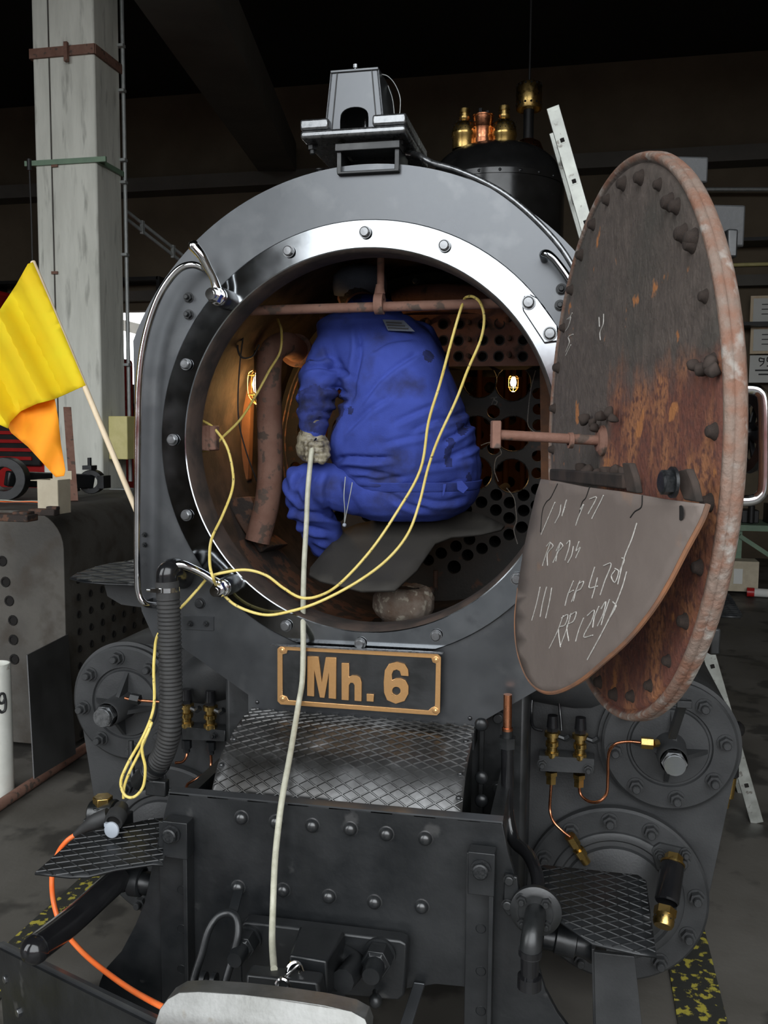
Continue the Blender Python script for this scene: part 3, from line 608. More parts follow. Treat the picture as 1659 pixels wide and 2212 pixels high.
obj('back_shell', MB().prism([V((xc-wb, tpd, zb_)), V((xc+wb, tpd, zb_)), V((xc+wt, tpd-.04, ztp)), V((xc-wt, tpd-.04, ztp))], (0, -.006, 0)), 'black', lb)
obj('inner_tube', MB().cyl((xc+.01, .07, zb_), (xc+.01, .07, zb_+.06), .010), 'boltsteel', lb)
obj('top_screw', MB().cyl((xc-.005, 0, ztp), (xc-.005, 0, ztp+.022), .004).cyl((xc-.005, 0, ztp+.018), (xc-.005, 0, ztp+.028), .007, n=8), 'boltsteel', lb)
obj('thin_wire', MB().tube([U(823, 160, .02), U(838, 165, .02), U(853, 182, .02), U(864, 210, .02), U(864, 240, .02), U(861, 252, .02)], .0013, 6), 'galv', lb)
obj('thin_wire', MB().tube([U(838, 185, .08), U(848, 215, .08), U(852, 250, .08)], .0013, 6), 'galv', lb)
# dome and safety valves
Yd = 4.0; dc_ = U(1070, 500, Yd); rd = .475; zt = U(1070, 307, Yd-.1).z; zs = U(1190, 402, Yd).z
do = empty('steam_dome', (dc_.x, Yd, .6), parent=LO)
obj('dome_shell', MB().lathe([(rd*1.01, .45), (rd*1.01, zs)]+[(rd*math.cos(a)**.75, zs+(zt-zs)*math.sin(a)) for a in [i*pi/2/14 for i in range(15)]], (dc_.x, Yd, 0), n=64), 'dome', do, ang=60, org=(dc_.x, Yd, 0))
obj('seam_band', MB().lathe([(rd*1.0, zs-.02), (rd*1.025, zs-.018), (rd*1.025, zs+.018), (rd*1.0, zs+.02)], (dc_.x, Yd, 0), n=64), 'dome', do)
for k in range(22):
    an = 2*pi*k/22; hard('rivet', RIV_B, (dc_.x+rd*1.025*math.cos(an), Yd+rd*1.025*math.sin(an), zs), (math.cos(an), math.sin(an), 0), .009, do)
for i, (px, yt, kind) in enumerate([(1003, 236, 0), (1088, 230, 0), (1043, 250, 1)]):
    p = U(px, 305, Yd-.1); zt_ = U(px, yt, Yd-.1).z; hh = zt_-p.z; sv = empty('safety_valve', p, parent=do)
    if kind == 0:
        obj('base', MB().lathe([(.085, -.06), (.085, .02), (.092, .03), (.092, .05)], p, n=28), 'brass', sv)
        obj('perforated_bell', MB().lathe([(.088, .05), (.086, hh*.38), (.075, hh*.50), (.05, hh*.60), (.036, hh*.64)], p, n=28), 'brass', sv)
        obj('nozzle', MB().lathe([(.036, hh*.64), (.042, hh*.68), (.042, hh*.74), (.034, hh*.76), (.034, hh*.85), (.038, hh*.86), (.036, hh), (.02, hh)], p, n=24), 'brass', sv)
        dm = hw('bell_hole', MB().cyl((0, 0, 0), (0, 0, .002), .0045, n=6), 'hole')
        for r_ in range(4):
            for k in range(16):
                an = 2*pi*(k+.5*(r_ % 2))/16; hard('bell_hole', dm, p+V((.086*math.cos(an), .086*math.sin(an), hh*.22+r_*.022)), (math.cos(an), math.sin(an), 0), 1, sv)
    else:
        obj('sleeve', MB().lathe([(.078, -.06), (.078, hh*.05), (.07, hh*.07), (.072, hh*.45), (.076, hh*.5), (.072, hh*.55), (.072, hh*.93), (.076, hh*.95), (.076, hh), (0, hh)], p, n=28), 'copper', sv)
        obj('bolt', MB().cyl(p+V((-.02, 0, hh)), p+V((-.02, 0, hh+.05)), .014, n=8).cyl(p+V((.03, 0, hh)), p+V((.03, 0, hh+.03)), .014, n=8), 'frame', sv)
# ------------------------------------------------------------------ inside the smokebox
YT = SBS
def hp(px, py, r, n=20):
    c = U(px, py, YT); rr = r*MPP(YT); return [V((c.x+rr*math.cos(2*pi*i/n), YT, c.z+rr*math.sin(2*pi*i/n))) for i in range(n)]
HB = [(1036, 822, 36), (1108, 828, 37), (1108, 937, 37), (1028, 935, 36), (1105, 1028, 36), (1026, 1022, 36)]
HS = [(1066, 889, 14), (1066, 968, 14), (1072, 1069, 13), (1101, 1086, 13), (1131, 1070, 13), (1071, 1102, 13), (1100, 1119, 13), (1131, 1103, 13), (1127, 1139, 13), (1100, 1155, 13), (1069, 1170, 13), (1041, 1185, 13), (1010, 1199, 13), (981, 1225, 15), (1040, 1085, 13), (1008, 1100, 12), (953, 1195, 13), (985, 1180, 13), (1014, 1165, 13), (925, 1210, 13)]
HS += [(1162, 850, 12), (1163, 884, 12), (1162, 918, 12), (1161, 985, 12), (1160, 1022, 12), (1159, 1057, 12), (1158, 1092, 12)]
HS += [(975, 1065+0, 13), (945, 1080, 13), (915, 1095, 13), (950, 1115, 13), (980, 1130, 13), (920, 1130, 13), (890, 1145, 13), (860, 1160, 13), (890, 1180, 13), (920, 1165, 13), (950, 1150, 13), (860, 1195, 13), (830, 1180, 13), (800, 1195, 13), (770, 1180, 13), (740, 1195, 13), (800, 1160, 13), (830, 1145, 13)]
HS += [(700+31*i, 1010+ (i % 2)*15+30*j, 13) for i in range(-2, 8) for j in range(4) if not (i > 5 and j > 1)]
HBl = [(600+75*i, 830+100*j, 36) for i in range(5) for j in range(2)]
rT = SBC-.002
def inside(x, y, r): c = U(x, y, YT); return math.hypot(c.x, c.z)+r*MPP(YT) < rT-.012
tsm = MB().prism([circ(0, 0, rT, YT, 72)]+[hp(*h) for h in HB+HBl if inside(*h)]+[hp(x, y, r, 14) for x, y, r in HS if inside(x, y, r)], (0, .028, 0))
ts = obj('tube_sheet', tsm, 'tube', LO, org=(0, YT, 0), ang=30)
rimm = MB()
for x, y, r in HB: c = U(x, y, YT); rimm.lathe([(r*MPP(YT), .001), (r*MPP(YT)+.0035, .003), (r*MPP(YT)+.004, 0)], c, FRONT, n=32)
obj('hole_edge', rimm, 'boltsteel', ts)
def chalk(L, Y, r=.0022): return strokes([[(x, y) for x, y in l] for l in L], lambda a, b: U(a, b, Y), r)
obj('chalk_mark', chalk([[(1157, 800), (1147, 840), (1142, 880), (1140, 915), (1150, 930), (1165, 937)], [(1039, 962), (1060, 955), (1075, 962), (1083, 980), (1072, 990), (1068, 1015), (1076, 1040)], [(1094, 1054), (1110, 1075), (1114, 1100), (1116, 1125), (1110, 1145), (1118, 1175)],
    [(1060, 860), (1067, 860), (1062, 874)], [(1074, 858), (1069, 859), (1069, 865), (1074, 867), (1071, 874), (1067, 873)], [(1058, 940), (1066, 939), (1062, 950)], [(1068, 950), (1066, 956), (1071, 955), (1069, 949)]], YT-.002), 'chalk', ts)
for x, y, r in HS:
    c = U(x, y, YT)
    if c.z < -.16 and inside(x, y, r) and x > 700: obj('boiler_tube', MB().lathe([(r*MPP(YT), .028), (r*MPP(YT)-.002, .5), (0, .5)], c, (0, 1, 0), n=14), 'hole', LO)
# second tube plate deep in the boiler, tubes hint
mb = MB(); pl2 = [circ(0, 0, .69, 4.6, 40)]
for i in range(-3, 4):
    for j in range(-5, 4):
        x, z = i*.17+(j % 2)*.085, j*.125
        if x*x+z*z < .36: pl2.append(circ(x, z, .045, 4.6, 12))
obj('firebox_tube_plate', mb.prism(pl2, (0, .03, 0)), 'warmboiler', LO, org=(0, 4.6, 0))
obj('boiler_lining', MB().lathe([(.69, YT+.03), (.69, 4.6)], (0, 0, 0), (0, 1, 0), n=48), 'warmboiler', LO, org=(0, 0, 0))
for px, Y in ((1096, 4.2), (1132, 4.3), (1036, 4.1)):
    p = U(px, 850, Y); obj('stay_tube', MB().cyl((p.x, Y, -.45), (p.x, Y, .6), .02), 'warmboiler', LO)
# superheater header
Yh = 1.0
hd = empty('superheater_header', U(1020, 730, Yh), parent=LO)
hx0, hx1 = U(690, 740, Yh).x, U(1176, 740, Yh).x; hz0, hz1 = U(1020, 791, Yh).z, U(1020, 678, Yh).z
holes = []; studs = []
HX = [(957, 700, 1), (992, 700, 1), (1043, 701, 1), (1079, 699, 1), (957, 736, 1), (990, 736, 1), (1043, 735, 1), (1079, 735, 1), (990, 770, 1), (1042, 770, 1), (1077, 770, 1), (1129, 770, 1), (1130, 735, 1), (880, 700, 1), (915, 700, 1), (880, 736, 1), (915, 736, 1), (850, 700, 1), (1130, 702, 1), (957, 770, 1)]
lp = [[V((hx0, Yh, hz0)), V((hx1, Yh, hz0)), V((hx1, Yh, hz1)), V((hx0, Yh, hz1))]]
for x, y, _ in HX: c = U(x, y, Yh); lp.append([V((c.x+.0175*math.cos(2*pi*i/16), Yh, c.z+.0175*math.sin(2*pi*i/16))) for i in range(16)])
obj('header_plate', MB().prism(lp, (0, .022, 0)), 'header', hd)
obj('header_box', MB().box(((hx0+hx1)/2, Yh+.15, (hz0+hz1)/2), (hx1-hx0-.005, .24, hz1-hz0-.004)), 'hole', hd)
for x, y, _ in HX: obj('hole_collar', MB().lathe([(.0175, .0), (.0175, .004), (.021, .004), (.022, 0)], U(x, y, Yh), FRONT, n=18), 'tube', hd)
for x, y in [(1014, 698), (1100, 692), (1014, 734), (1014, 770), (1101, 732), (1101, 768), (928, 698), (1150, 730)]: obj('stud', MB().cyl(U(x, y, Yh), U(x, y, Yh)+V((0, -.05, 0)), .010, n=10), 'rustpipe', hd)
P_ = [U(850, 640, Yh), U(890, 628, Yh), U(950, 624, Yh), U(1010, 628, Yh), U(1060, 645, Yh), U(1120, 668, Yh)]
obj('header_top', MB().tube([p+V((0, .06, -.04)) for p in P_], .07, 20, 6), 'header', hd)
hard('hex_bolt', BOLT_B, U(898, 607, .9), FRONT, .012, hd)
obj('side_strip', MB().prism([U(1166, 786, .9), U(1190, 786, .9), U(1190, 1075, .9), U(1169, 1075, .9)], (0, .02, 0)), 'baffle_rim', LO)
# rods across the opening
Yr = .20
rb_ = empty('smokebox_crossbar', U(821, 655, Yr), parent=LO)
obj('crossbar', MB().cyl(U(540, 671, Yr), U(1200, 652, Yr), .0155, n=18), 'rustpipe', rb_)
obj('hanger_rod', MB().cyl(U(823, 535, Yr), U(822, 640, Yr), .0115, n=14), 'rustpipe', rb_)
c = U(820, 656, Yr)
obj('hanger_eye', MB().lathe([(.0158, -.014), (.034, -.014), (.034, .014), (.0158, .014)], c, (1, 0, 0), n=24, closed=True).cyl(c+V((0, 0, .03)), c+V((0, 0, .06)), .018, .012), 'rustpipe', rb_)
# steam pipe at the left with its foot
Yp = .62
sp_ = empty('steam_pipe', U(580, 1180, Yp), parent=LO)
obj('riser', MB().tube([U(690, 800, Yp+.5), U(650, 765, Yp+.3), U(618, 744, Yp+.1), U(588, 760, Yp+.01), U(580, 810, Yp), U(582, 900, Yp), U(584, 1000, Yp), U(578, 1080, Yp-.02), U(556, 1170, Yp-.04)], .048, 22, 6), 'rustpipe', sp_)
obj('elbow_flange', MB().lathe([(.045, -.012), (.066, -.012), (.066, .012), (.045, .012)], U(640, 757, Yp+.25), (U(650, 765, Yp+.3)-U(618, 744, Yp+.1)), n=24, closed=True), 'rustpipe', sp_)
obj('foot_box', MB().prism([U(484, 1077, Yp), U(540, 1072, Yp), U(552, 1100, Yp), U(545, 1150, Yp), U(585, 1180, Yp), U(560, 1195, Yp), U(520, 1140, Yp)], (0, .22, -.02)), 'rust', sp_, bevel=.006)
obj('lagging_plate', MB().prism([U(425, 620, .75), U(520, 600, .75), U(520, 700, .75), U(430, 760, .75)], (0, .01, 0)), 'rust', LO) if 0 else None
# liner sheets in the smokebox bottom
def arc_sheet(a0, a1, y0, y1, r, t=.008, n=16):
    a0, a1 = R_(a0), R_(a1); pr = [V((r*math.cos(a), y0, r*math.sin(a))) for a in [a0+(a1-a0)*i/n for i in range(n+1)]]+[V(((r-t)*math.cos(a), y0, (r-t)*math.sin(a))) for a in [a1+(a0-a1)*i/n for i in range(n+1)]]
    return MB().prism(pr, (0, y1-y0, 0))
obj('bottom_liner', arc_sheet(212, 262, .25, .85, .722), 'rust', LO)
obj('bottom_liner', arc_sheet(268, 325, .12, 1.25, .722), 'soot', LO)
# blast pipe
bp_ = U(872, 1340, .42); zf = -math.sqrt(max(0, .714**2-bp_.x**2))
def crust(mb, amp, sc=30):
    for i, v in enumerate(mb.v): n_ = noise.fractal(v*sc, .8, 2, 4); mb.v[i] = v+V((v.x-bp_.x, v.y-.42, 0)).normalized()*n_*amp+V((0, 0, n_*amp*.5))
    return mb
bl = empty('blast_pipe', (bp_.x, .42, zf), parent=LO)
zt_ = U(872, 1268, .40).z
obj('nozzle_collar', crust(MB().lathe([(.05, zt_-.01), (.07, zt_), (.092, zt_-.012), (.106, zt_-.04), (.108, zt_-.075), (.095, zt_-.10), (.078, zt_-.115)], (bp_.x, .42, 0), n=64), .009), 'encrust', bl, ang=70)
obj('neck', MB().lathe([(.078, zt_-.11), (.075, zf-.03)], (bp_.x, .42, 0), n=28), 'rust', bl)
obj('pipe_cap', crust(MB().lathe([(.0, zt_-.02), (.05, zt_-.012)], (bp_.x, .42, 0), n=40), .003), 'soot', bl)
p = U(800, 1330, .3); 
obj('drain_hole', MB().lathe([(0, .002), (.05, .002)], (U(805, 1333, .3).x, .32, -.7125), (.1, 0, 1), n=24), 'hole', LO)
obj('bottom_stud', MB().cyl(U(932, 1275, .7), U(932, 1275, .7)+V((0, -.03, 0)), .014, n=10), 'rust', LO); obj('bottom_post', MB().cyl(U(941, 1275, .95), U(941, 1232, .95), .010), 'rust', LO)
# left wall fittings, cable, ribbed block
wl = U(500, 775, .9)
obj('wall_pad', MB().box(U(447, 946, .22), (.055, .09, .085)).cyl(U(440, 920, .19), U(440, 972, .19), .018).cyl(U(458, 920, .19), U(458, 972, .19), .016), 'rustpipe', LO, bevel=.004)
obj('wall_valve', MB().cyl(U(452, 787, .75), U(490, 790, .75), .018).ball(U(497, 790, .75), .025), 'black', LO)
for px, Yw in ((500, .9), (470, .8)):
    pass
vb = U(510, 830, .95)
obj('side_pillar', MB().prism([U(500, 700, .86), U(545, 700, .86), U(536, 1040, .86), U(490, 1040, .86)], (0, .05, 0)), 'warmboiler', LO, bevel=.01)
obj('thin_conduit', MB().tube([U(518, 640, .6), U(512, 730, .6), U(520, 770, .6), U(545, 770, .62), U(560, 745, .64)], .004, 8), 'blackp', LO)
obj('thin_conduit', MB().tube([U(530, 690, .62), U(517, 800, .6), U(515, 900, .6), U(530, 970, .62), U(555, 1040, .66)], .003, 8), 'blackp', LO)
obj('baffle_hoop', MB().tube([U(668, 770, .95), U(640, 830, .95), U(622, 900, .95), U(616, 960, .95), U(624, 1030, .95)], .004, 8).tube([U(660, 770, .95), U(632, 830, .95), U(614, 900, .95), U(608, 960, .95), U(616, 1030, .95)], .004, 8), 'rust', LO)
obj('soot_lump', crust(MB().ball(U(475, 880, .9), .09, (.9, .8, 1.1), n=30), .02, 12), 'soot', LO, ang=70)
# ------------------------------------------------------------------ smokebox door, swung open on its right-hand hinge
DCN, da = V((.7018, -.6021, .0186)), .2626
dU = V((math.sin(da), -math.cos(da), 0)); dN = V((-math.cos(da), -math.sin(da), 0)); ZZ = V((0, 0, 1))
def D(u, z, o=0): return DCN+dU*u+ZZ*z+dN*o
def UDo(px, py, o=0):
    d = ray(px, py); P0 = DCN+dN*o; return CP+d*((P0-CP).dot(dN)/d.dot(dN))
DR = empty('smokebox_door', DCN, parent=LO)
RO = .5925
prof = [(0, 0), (.2, 0), (.35, 0), (.48, 0), (.555, 0), (.568, -.001), (.573, -.006), (.578, -.001), (.584, .004), (.590, .003), (.5935, -.003), (.5945, -.009), (.592, -.012), (.5945, -.015), (.5945, -.024), (.590, -.031), (.580, -.038), (.50, -.056), (.35, -.082), (.18, -.098), (0, -.103)]
mb = MB(); n = 120
for r, h in prof: mb.v += [V((max(r, 1e-5)*math.cos(2*pi*j/n), -h, max(r, 1e-5)*math.sin(2*pi*j/n))) for j in range(n)]
for i in range(len(prof)-1): mb.f += [(i*n+j, i*n+(j+1) % n, (i+1)*n+(j+1) % n, (i+1)*n+j) for j in range(n)]
dd = obj('door_disc', mb, 'door', DR, org=(0, 0, 0), ang=55); dd.location = (0, 0, 0); dd.rotation_euler = (0, 0, da-pi/2); WL[dd.name] = DCN
DRIV = hw('door_stud', MB().lathe([(1.5, 0), (1.35, .3), (1.1, .6), (1.0, 1.0), (.85, 1.3), (.5, 1.5), (0, 1.55)], n=12), 'encrust')
DRIV.materials[0] = M['soot']
random.seed(9)
for k in range(30):
    an = 2*pi*k/30+.05; hard('stud', DRIV, D(.545*math.cos(an), .545*math.sin(an), 0), dN, random.uniform(.0085, .012), DR)
for px, py in [(1449, 437), (1478, 505), (1500, 515)]: hard('stud', DRIV, UDo(px, py), dN, .012, DR)
def crusty(name, pts, r, m='encrust', amp=.006):
    for p in pts:
        mb = MB().ball(p, r*random.uniform(.8, 1.2), (1, 1, 1), n=14)
        for i, v in enumerate(mb.v): mb.v[i] = v+V((noise.noise(v*60), noise.noise(v*60+V((9, 0, 0))), noise.noise(v*60+V((0, 9, 0)))))*amp
        obj(name, mb, m, DR, ang=70)
crusty('rusted_nut', [UDo(x, y, .02) for x, y in [(1262, 905), (1280, 912), (1296, 900), (1315, 892), (1325, 905), (1285, 925)]], .012, 'soot')
crusty('rusted_nut', [UDo(x, y, .025) for x, y in [(1255, 1012), (1270, 1018), (1290, 1022), (1310, 1020), (1332, 1018), (1345, 1020), (1275, 1035), (1300, 1035)]], .012, 'soot')
crusty('rusted_nut', [UDo(x, y, .012) for x, y in [(1500, 790), (1515, 800), (1535, 785), (1540, 800)]], .011, 'soot')
# door screw bar sticking inwards
sa = UDo(1303, 952, .0); se = sa+dN*.245; se = V((se.x, se.y, se.z+.012))
ck = empty('locking_dart', sa, parent=DR)
obj('shaft', MB().cyl(sa, se, .0115, n=18), 'rustpipe', ck)
obj('collar', MB().lathe([(0, .014), (.024, .014), (.034, .006), (.035, 0)], sa, dN, n=28), 'rustpipe', ck)
obj('dart_head', MB().box(se, (.020, .032, .062), (dN, dU, V((0, 0, 1)))), 'rustpipe', ck, bevel=.003)
obj('washer', MB().lathe([(.0115, .07), (.018, .07), (.018, .08), (.0115, .08)], sa, dN, n=20), 'rustpipe', ck)
# deflector plate with chalk writing
def bo(px): return .045+(1525-px)/410*.13
def bf(x, y): return UDo(x, y, bo(x))
BP = [(1168, 1035), (1200, 1040), (1260, 1052), (1340, 1062), (1430, 1078), (1525, 1090), (1512, 1125), (1480, 1185), (1440, 1262), (1400, 1325), (1350, 1385), (1300, 1430), (1255, 1468), (1210, 1492), (1180, 1496), (1155, 1485), (1135, 1460), (1120, 1420), (1113, 1380), (1112, 1330), (1118, 1270), (1130, 1190), (1146, 1115), (1158, 1065)]
pb = empty('deflector_plate', bf(1320, 1280), parent=DR)
obj('plate', sheet([(x, y) for x, y in BP], bf, 24), 'baffle', pb, solid=.008, ang=60)
ed = [bf(x, y)-dN*.003 for x, y in BP[5:21]]
obj('rusted_edge', MB().tube(ed, .0045, 6, 4), 'baffle_rim', pb)
CH = [[(1200, 1085), (1185, 1120), (1170, 1155)], [(1213, 1090), (1210, 1110), (1200, 1130)], [(1225, 1080), (1215, 1115), (1222, 1095)], [(1255, 1100), (1262, 1090), (1250, 1120), (1245, 1135)], [(1275, 1078), (1290, 1075), (1272, 1110)], [(1305, 1070), (1298, 1085), (1285, 1110), (1280, 1120)],
 [(1182, 1180), (1190, 1172), (1180, 1200), (1173, 1222)], [(1190, 1172), (1196, 1180), (1184, 1196), (1184, 1222)], [(1203, 1190), (1212, 1172), (1205, 1195), (1196, 1215)], [(1212, 1172), (1217, 1180), (1206, 1194), (1202, 1212)], [(1225, 1175), (1232, 1168), (1230, 1185), (1222, 1210)], [(1240, 1180), (1236, 1200), (1228, 1215)], [(1252, 1170), (1246, 1190), (1255, 1182), (1245, 1205)],
 [(1168, 1268), (1160, 1305), (1150, 1340)], [(1182, 1268), (1174, 1300), (1168, 1332)], [(1193, 1270), (1188, 1300), (1180, 1335)],
 [(1240, 1255), (1228, 1285), (1222, 1308)], [(1228, 1282), (1240, 1275)], [(1254, 1255), (1243, 1282), (1236, 1300)], [(1250, 1262), (1262, 1256), (1256, 1272), (1246, 1278), (1240, 1298)],
 [(1286, 1225), (1276, 1258), (1275, 1270), (1292, 1266)], [(1292, 1248), (1286, 1272), (1280, 1292)], [(1305, 1222), (1322, 1218), (1308, 1255), (1298, 1285)], [(1330, 1232), (1322, 1245), (1330, 1258), (1338, 1235), (1330, 1228)], [(1345, 1205), (1350, 1210), (1340, 1235)], [(1377, 1130), (1366, 1165), (1350, 1205), (1336, 1262)],
 [(1218, 1330), (1205, 1365), (1188, 1400)], [(1214, 1335), (1228, 1328), (1222, 1350), (1208, 1358), (1212, 1398)], [(1235, 1325), (1225, 1360), (1212, 1395)], [(1232, 1330), (1246, 1322), (1240, 1342), (1226, 1352), (1230, 1385)],
 [(1262, 1335), (1252, 1360), (1245, 1385)], [(1270, 1330), (1285, 1318), (1280, 1340), (1262, 1375), (1282, 1372)], [(1295, 1310), (1285, 1335), (1282, 1355)], [(1300, 1315), (1310, 1300), (1305, 1325), (1292, 1352)], [(1318, 1295), (1306, 1330), (1300, 1350)], [(1325, 1300), (1332, 1310), (1318, 1335)], [(1355, 1235), (1345, 1270), (1325, 1320), (1300, 1370), (1270, 1425)]]
obj('chalk_writing', strokes([l for l in CH], lambda x, y: bf(x, y)+dN*.0012, .0012), 'chalk', pb)
for l in [[(1274, 1052), (1266, 1075), (1258, 1085), (1252, 1110)], [(1388, 1070), (1386, 1095), (1372, 1105), (1362, 1118)], [(1205, 1045), (1190, 1075), (1180, 1085), (1172, 1105), (1168, 1150)]]:
    obj('crack', strokes([l], lambda x, y: bf(x, y)+dN*.0002, .0013), 'hole', pb)
obj('slot_hole', MB().cyl(bf(1472, 1108)+dN*.0005, bf(1472, 1108)+dN*.0015, .012, n=16), 'hole', pb)
mb = MB().prism([bf(x, y)-dN*.006 for x, y in [(1335, 1000), (1352, 1000), (1362, 1030), (1368, 1066), (1345, 1062)]], -dN*.012)
obj('hanger', mb, 'soot', pb, bevel=.003)
mb = MB().prism([bf(x, y)-dN*.004 for x, y in [(1455, 1018), (1478, 1012), (1490, 1040), (1500, 1085), (1470, 1080), (1462, 1058)]], -dN*.012)
obj('hanger', mb, 'soot', pb, bevel=.003)
hard('hex_bolt', BOLT_B, UDo(1456, 1042, bo(1456)+.004), dN, .020, pb)
obj('crossing_angle', MB().bar(UDo(1195, 1025, .035), UDo(1355, 1040, .035), .02, .03), 'soot', pb, bevel=.004)
# door chalk and outer fittings
obj('chalk_mark', strokes([[(1225, 690), (1233, 685), (1228, 705), (1222, 715)], [(1236, 676), (1229, 690)], [(1238, 722), (1228, 728), (1230, 740), (1222, 760)], [(1233, 745), (1222, 768)], [(1294, 685), (1295, 706)], [(1304, 678), (1303, 700), (1296, 718), (1297, 735)]], lambda x, y: UDo(x, y, .001), .0013), 'chalk', DR)
hnd = empty('pull_handle', U(1640, 950, -.87), parent=DR)
P_ = [U(1590, 842, -.87), U(1620, 840, -.87), U(1640, 846, -.87), U(1650, 868, -.87), U(1651, 950, -.87), U(1650, 1048, -.87), U(1640, 1072, -.87), U(1620, 1081, -.87), U(1585, 1081, -.87)]
obj('grip', MB().tube(P_, .0105, 16, 6), 'chrome', hnd)
obj('hand_wheel', MB().lathe([(.058, -.012), (.075, -.008), (.078, 0), (.075, .008), (.058, .012), (.055, 0)], U(1620, 935, -.80), -dN, n=40, closed=True).cyl(U(1600, 935, -.80), U(1634, 935, -.80), .02), 'gloss', hnd)
for k in range(4):
    an = pi*k/4+.4; dv = (dU*math.cos(an)+ZZ*math.sin(an))*.06; c_ = U(1620, 935, -.80); obj('spoke', MB().bar(c_-dv, c_+dv, .012, .008), 'gloss', hnd)
obj('hinge_block', MB().box(UDo(1545, 500, -.11), (.10, .07, .075), (dU, dN, ZZ)), 'cyl', DR, bevel=.004)
obj('hinge_block', MB().box(UDo(1480, 375, -.09), (.06, .07, .05), (dU, dN, ZZ)), 'cyl', DR, bevel=.004)
obj('hinge_strap', MB().box(D(-.1, .36, -.10), (.9, .02, .05), (dU, dN, ZZ)), 'black', DR, bevel=.004); obj('hinge_strap', MB().box(D(-.1, -.36, -.10), (.9, .02, .05), (dU, dN, ZZ)), 'black', DR, bevel=.004)
hpv = V((.60, -.05, 0))
for z in (.36, -.36): obj('hinge_arm', MB().bar(D(-.52, z, -.10), V((.70, .0, z)), .03, .04), 'black', DR, bevel=.004)
# ------------------------------------------------------------------ number plate
QY = -.045
def NQ(x, y, o=0): return U(x, y, QY-o)
np_ = empty('number_plate', NQ(778, 1530), parent=LO)
obj('backing', MB().prism([NQ(x, y) for x, y in [(600, 1399), (605, 1394), (948, 1412), (953, 1417), (951, 1540), (946, 1545), (606, 1520), (600, 1514)]], (0, .012, 0)), 'black', np_, bevel=.001)
obj('border', MB().prism([[NQ(x, y) for x, y in [(600, 1401), (607, 1394), (946, 1412), (953, 1419), (951, 1538), (944, 1545), (607, 1521), (600, 1514)]], [NQ(x, y) for x, y in [(622, 1404), (932, 1421), (935, 1430), (942, 1433), (940, 1525), (932, 1528), (926, 1534), (624, 1512), (620, 1504), (611, 1501), (611, 1413), (620, 1411)]]], (0, -.004, 0)), 'bronze', np_, bevel=.0008)
def z1(L): return [NQ(400+x/2.37, 1350+y/2.37) for x, y in L]
LT = [([(628, 157), (686, 160), (702, 290), (722, 163), (776, 165), (775, 377), (737, 373), (738, 245), (716, 371), (692, 369), (664, 235), (663, 364), (627, 361)],),
 ([(803, 192), (841, 194), (841, 264), (855, 255), (880, 256), (898, 268), (906, 292), (905, 389), (869, 386), (869, 306), (862, 294), (850, 293), (841, 306), (840, 384), (803, 381)],),
 ([(931, 350), (968, 353), (967, 391), (931, 388)],),
 ([(1146, 260), (1143, 225), (1125, 197), (1085, 186), (1045, 197), (1024, 230), (1018, 290), (1020, 345), (1035, 382), (1080, 401), (1125, 387), (1145, 350), (1145, 310), (1130, 282), (1105, 270), (1080, 270), (1061, 280), (1060, 250), (1068, 232), (1085, 226), (1100, 234), (1107, 257)], [(1083+21*math.cos(t*pi/8), 335+21*math.sin(t*pi/8)) for t in range(16)])]
for g in LT: obj('raised_letter', MB().prism([z1(l) for l in g], (0, -.006, 0)), 'bronze', np_, bevel=.0008, ang=30)
for x, y in [(610, 1403), (942, 1424), (941, 1534), (611, 1508)]: obj('plate_screw', MB().lathe([(.0095, -.004), (.0095, -.0055), (.008, -.006), (0, -.0055)], NQ(x, y), (0, 1, 0), n=18).cyl(NQ(x, y, .006), NQ(x, y, .0067), .0025, n=8), 'bronze', np_)
obj('drip_strip', MB().prism([U(590, 1390, -.03), U(960, 1408, -.03), U(960, 1411, -.03), U(590, 1393, -.03)], (0, -.03, .004)), 'boltsteel', np_)
obj('stand_off', MB().box(NQ(778, 1465)+V((0, .03, 0)), (.2, .035, .05)), 'black', np_)
# ------------------------------------------------------------------ chequer plates
def mkprof(L, X):
    P_ = smooth_path([UX(x, y, X) for x, y in L], 6); P_ = [(p.y, p.z) for p in P_]; d = [0]
    for a, b in zip(P_, P_[1:]): d.append(d[-1]+math.dist(a, b))
    def f(t):
        t = max(0, min(d[-1], t))
        for i in range(len(d)-1):
            if t <= d[i+1]: k = (t-d[i])/(d[i+1]-d[i]+1e-9); return (P_[i][0]+(P_[i+1][0]-P_[i][0])*k, P_[i][1]+(P_[i+1][1]-P_[i][1])*k)
        return P_[-1]
    return f, d[-1]
pf, PL = mkprof([(545, 1530), (522, 1552), (500, 1588), (480, 1624), (466, 1668), (455, 1720)], -.362)
cp_ = empty('chequered_footplate', (0, -.2, -1.0), parent=LO)
y_, z_ = pf(0)
def cf(u, v): y, z = pf(v); return V((u, y, z))
cpoly = [(-.362, 0), (.352, 0), (.352, PL), (-.362, PL)]
obj('plate', sheet(cpoly, cf, .03), 'tread', cp_, solid=-.006 if 0 else .006, ang=50)
rib_o = obj('tread_ribs', ribs(cpoly, cf, .052, .031, .0056, .0036, .008, -1), 'tread', cp_, kind='stuff', ang=20)
obj('fixing_flange', MB().prism([V((-.362, y_, z_)), V((.352, y_, z_)), V((.352, y_, z_+.045)), V((-.362, y_, z_+.045))], (0, .006, 0)), 'frame', cp_)
for x, z in ((-.345, z_+.022), (.332, z_+.022)): hard('flat_screw', RIV_B, (x, y_, z), FRONT, .007, cp_)
for x, t in ((.335, .12), (.337, .26), (.34, .33), (-.345, .2), (-.35, .3)): y, z = pf(t); hard('flat_screw', RIV_B, (x, y, z+.001), (0, -.6, .8), .007, cp_)
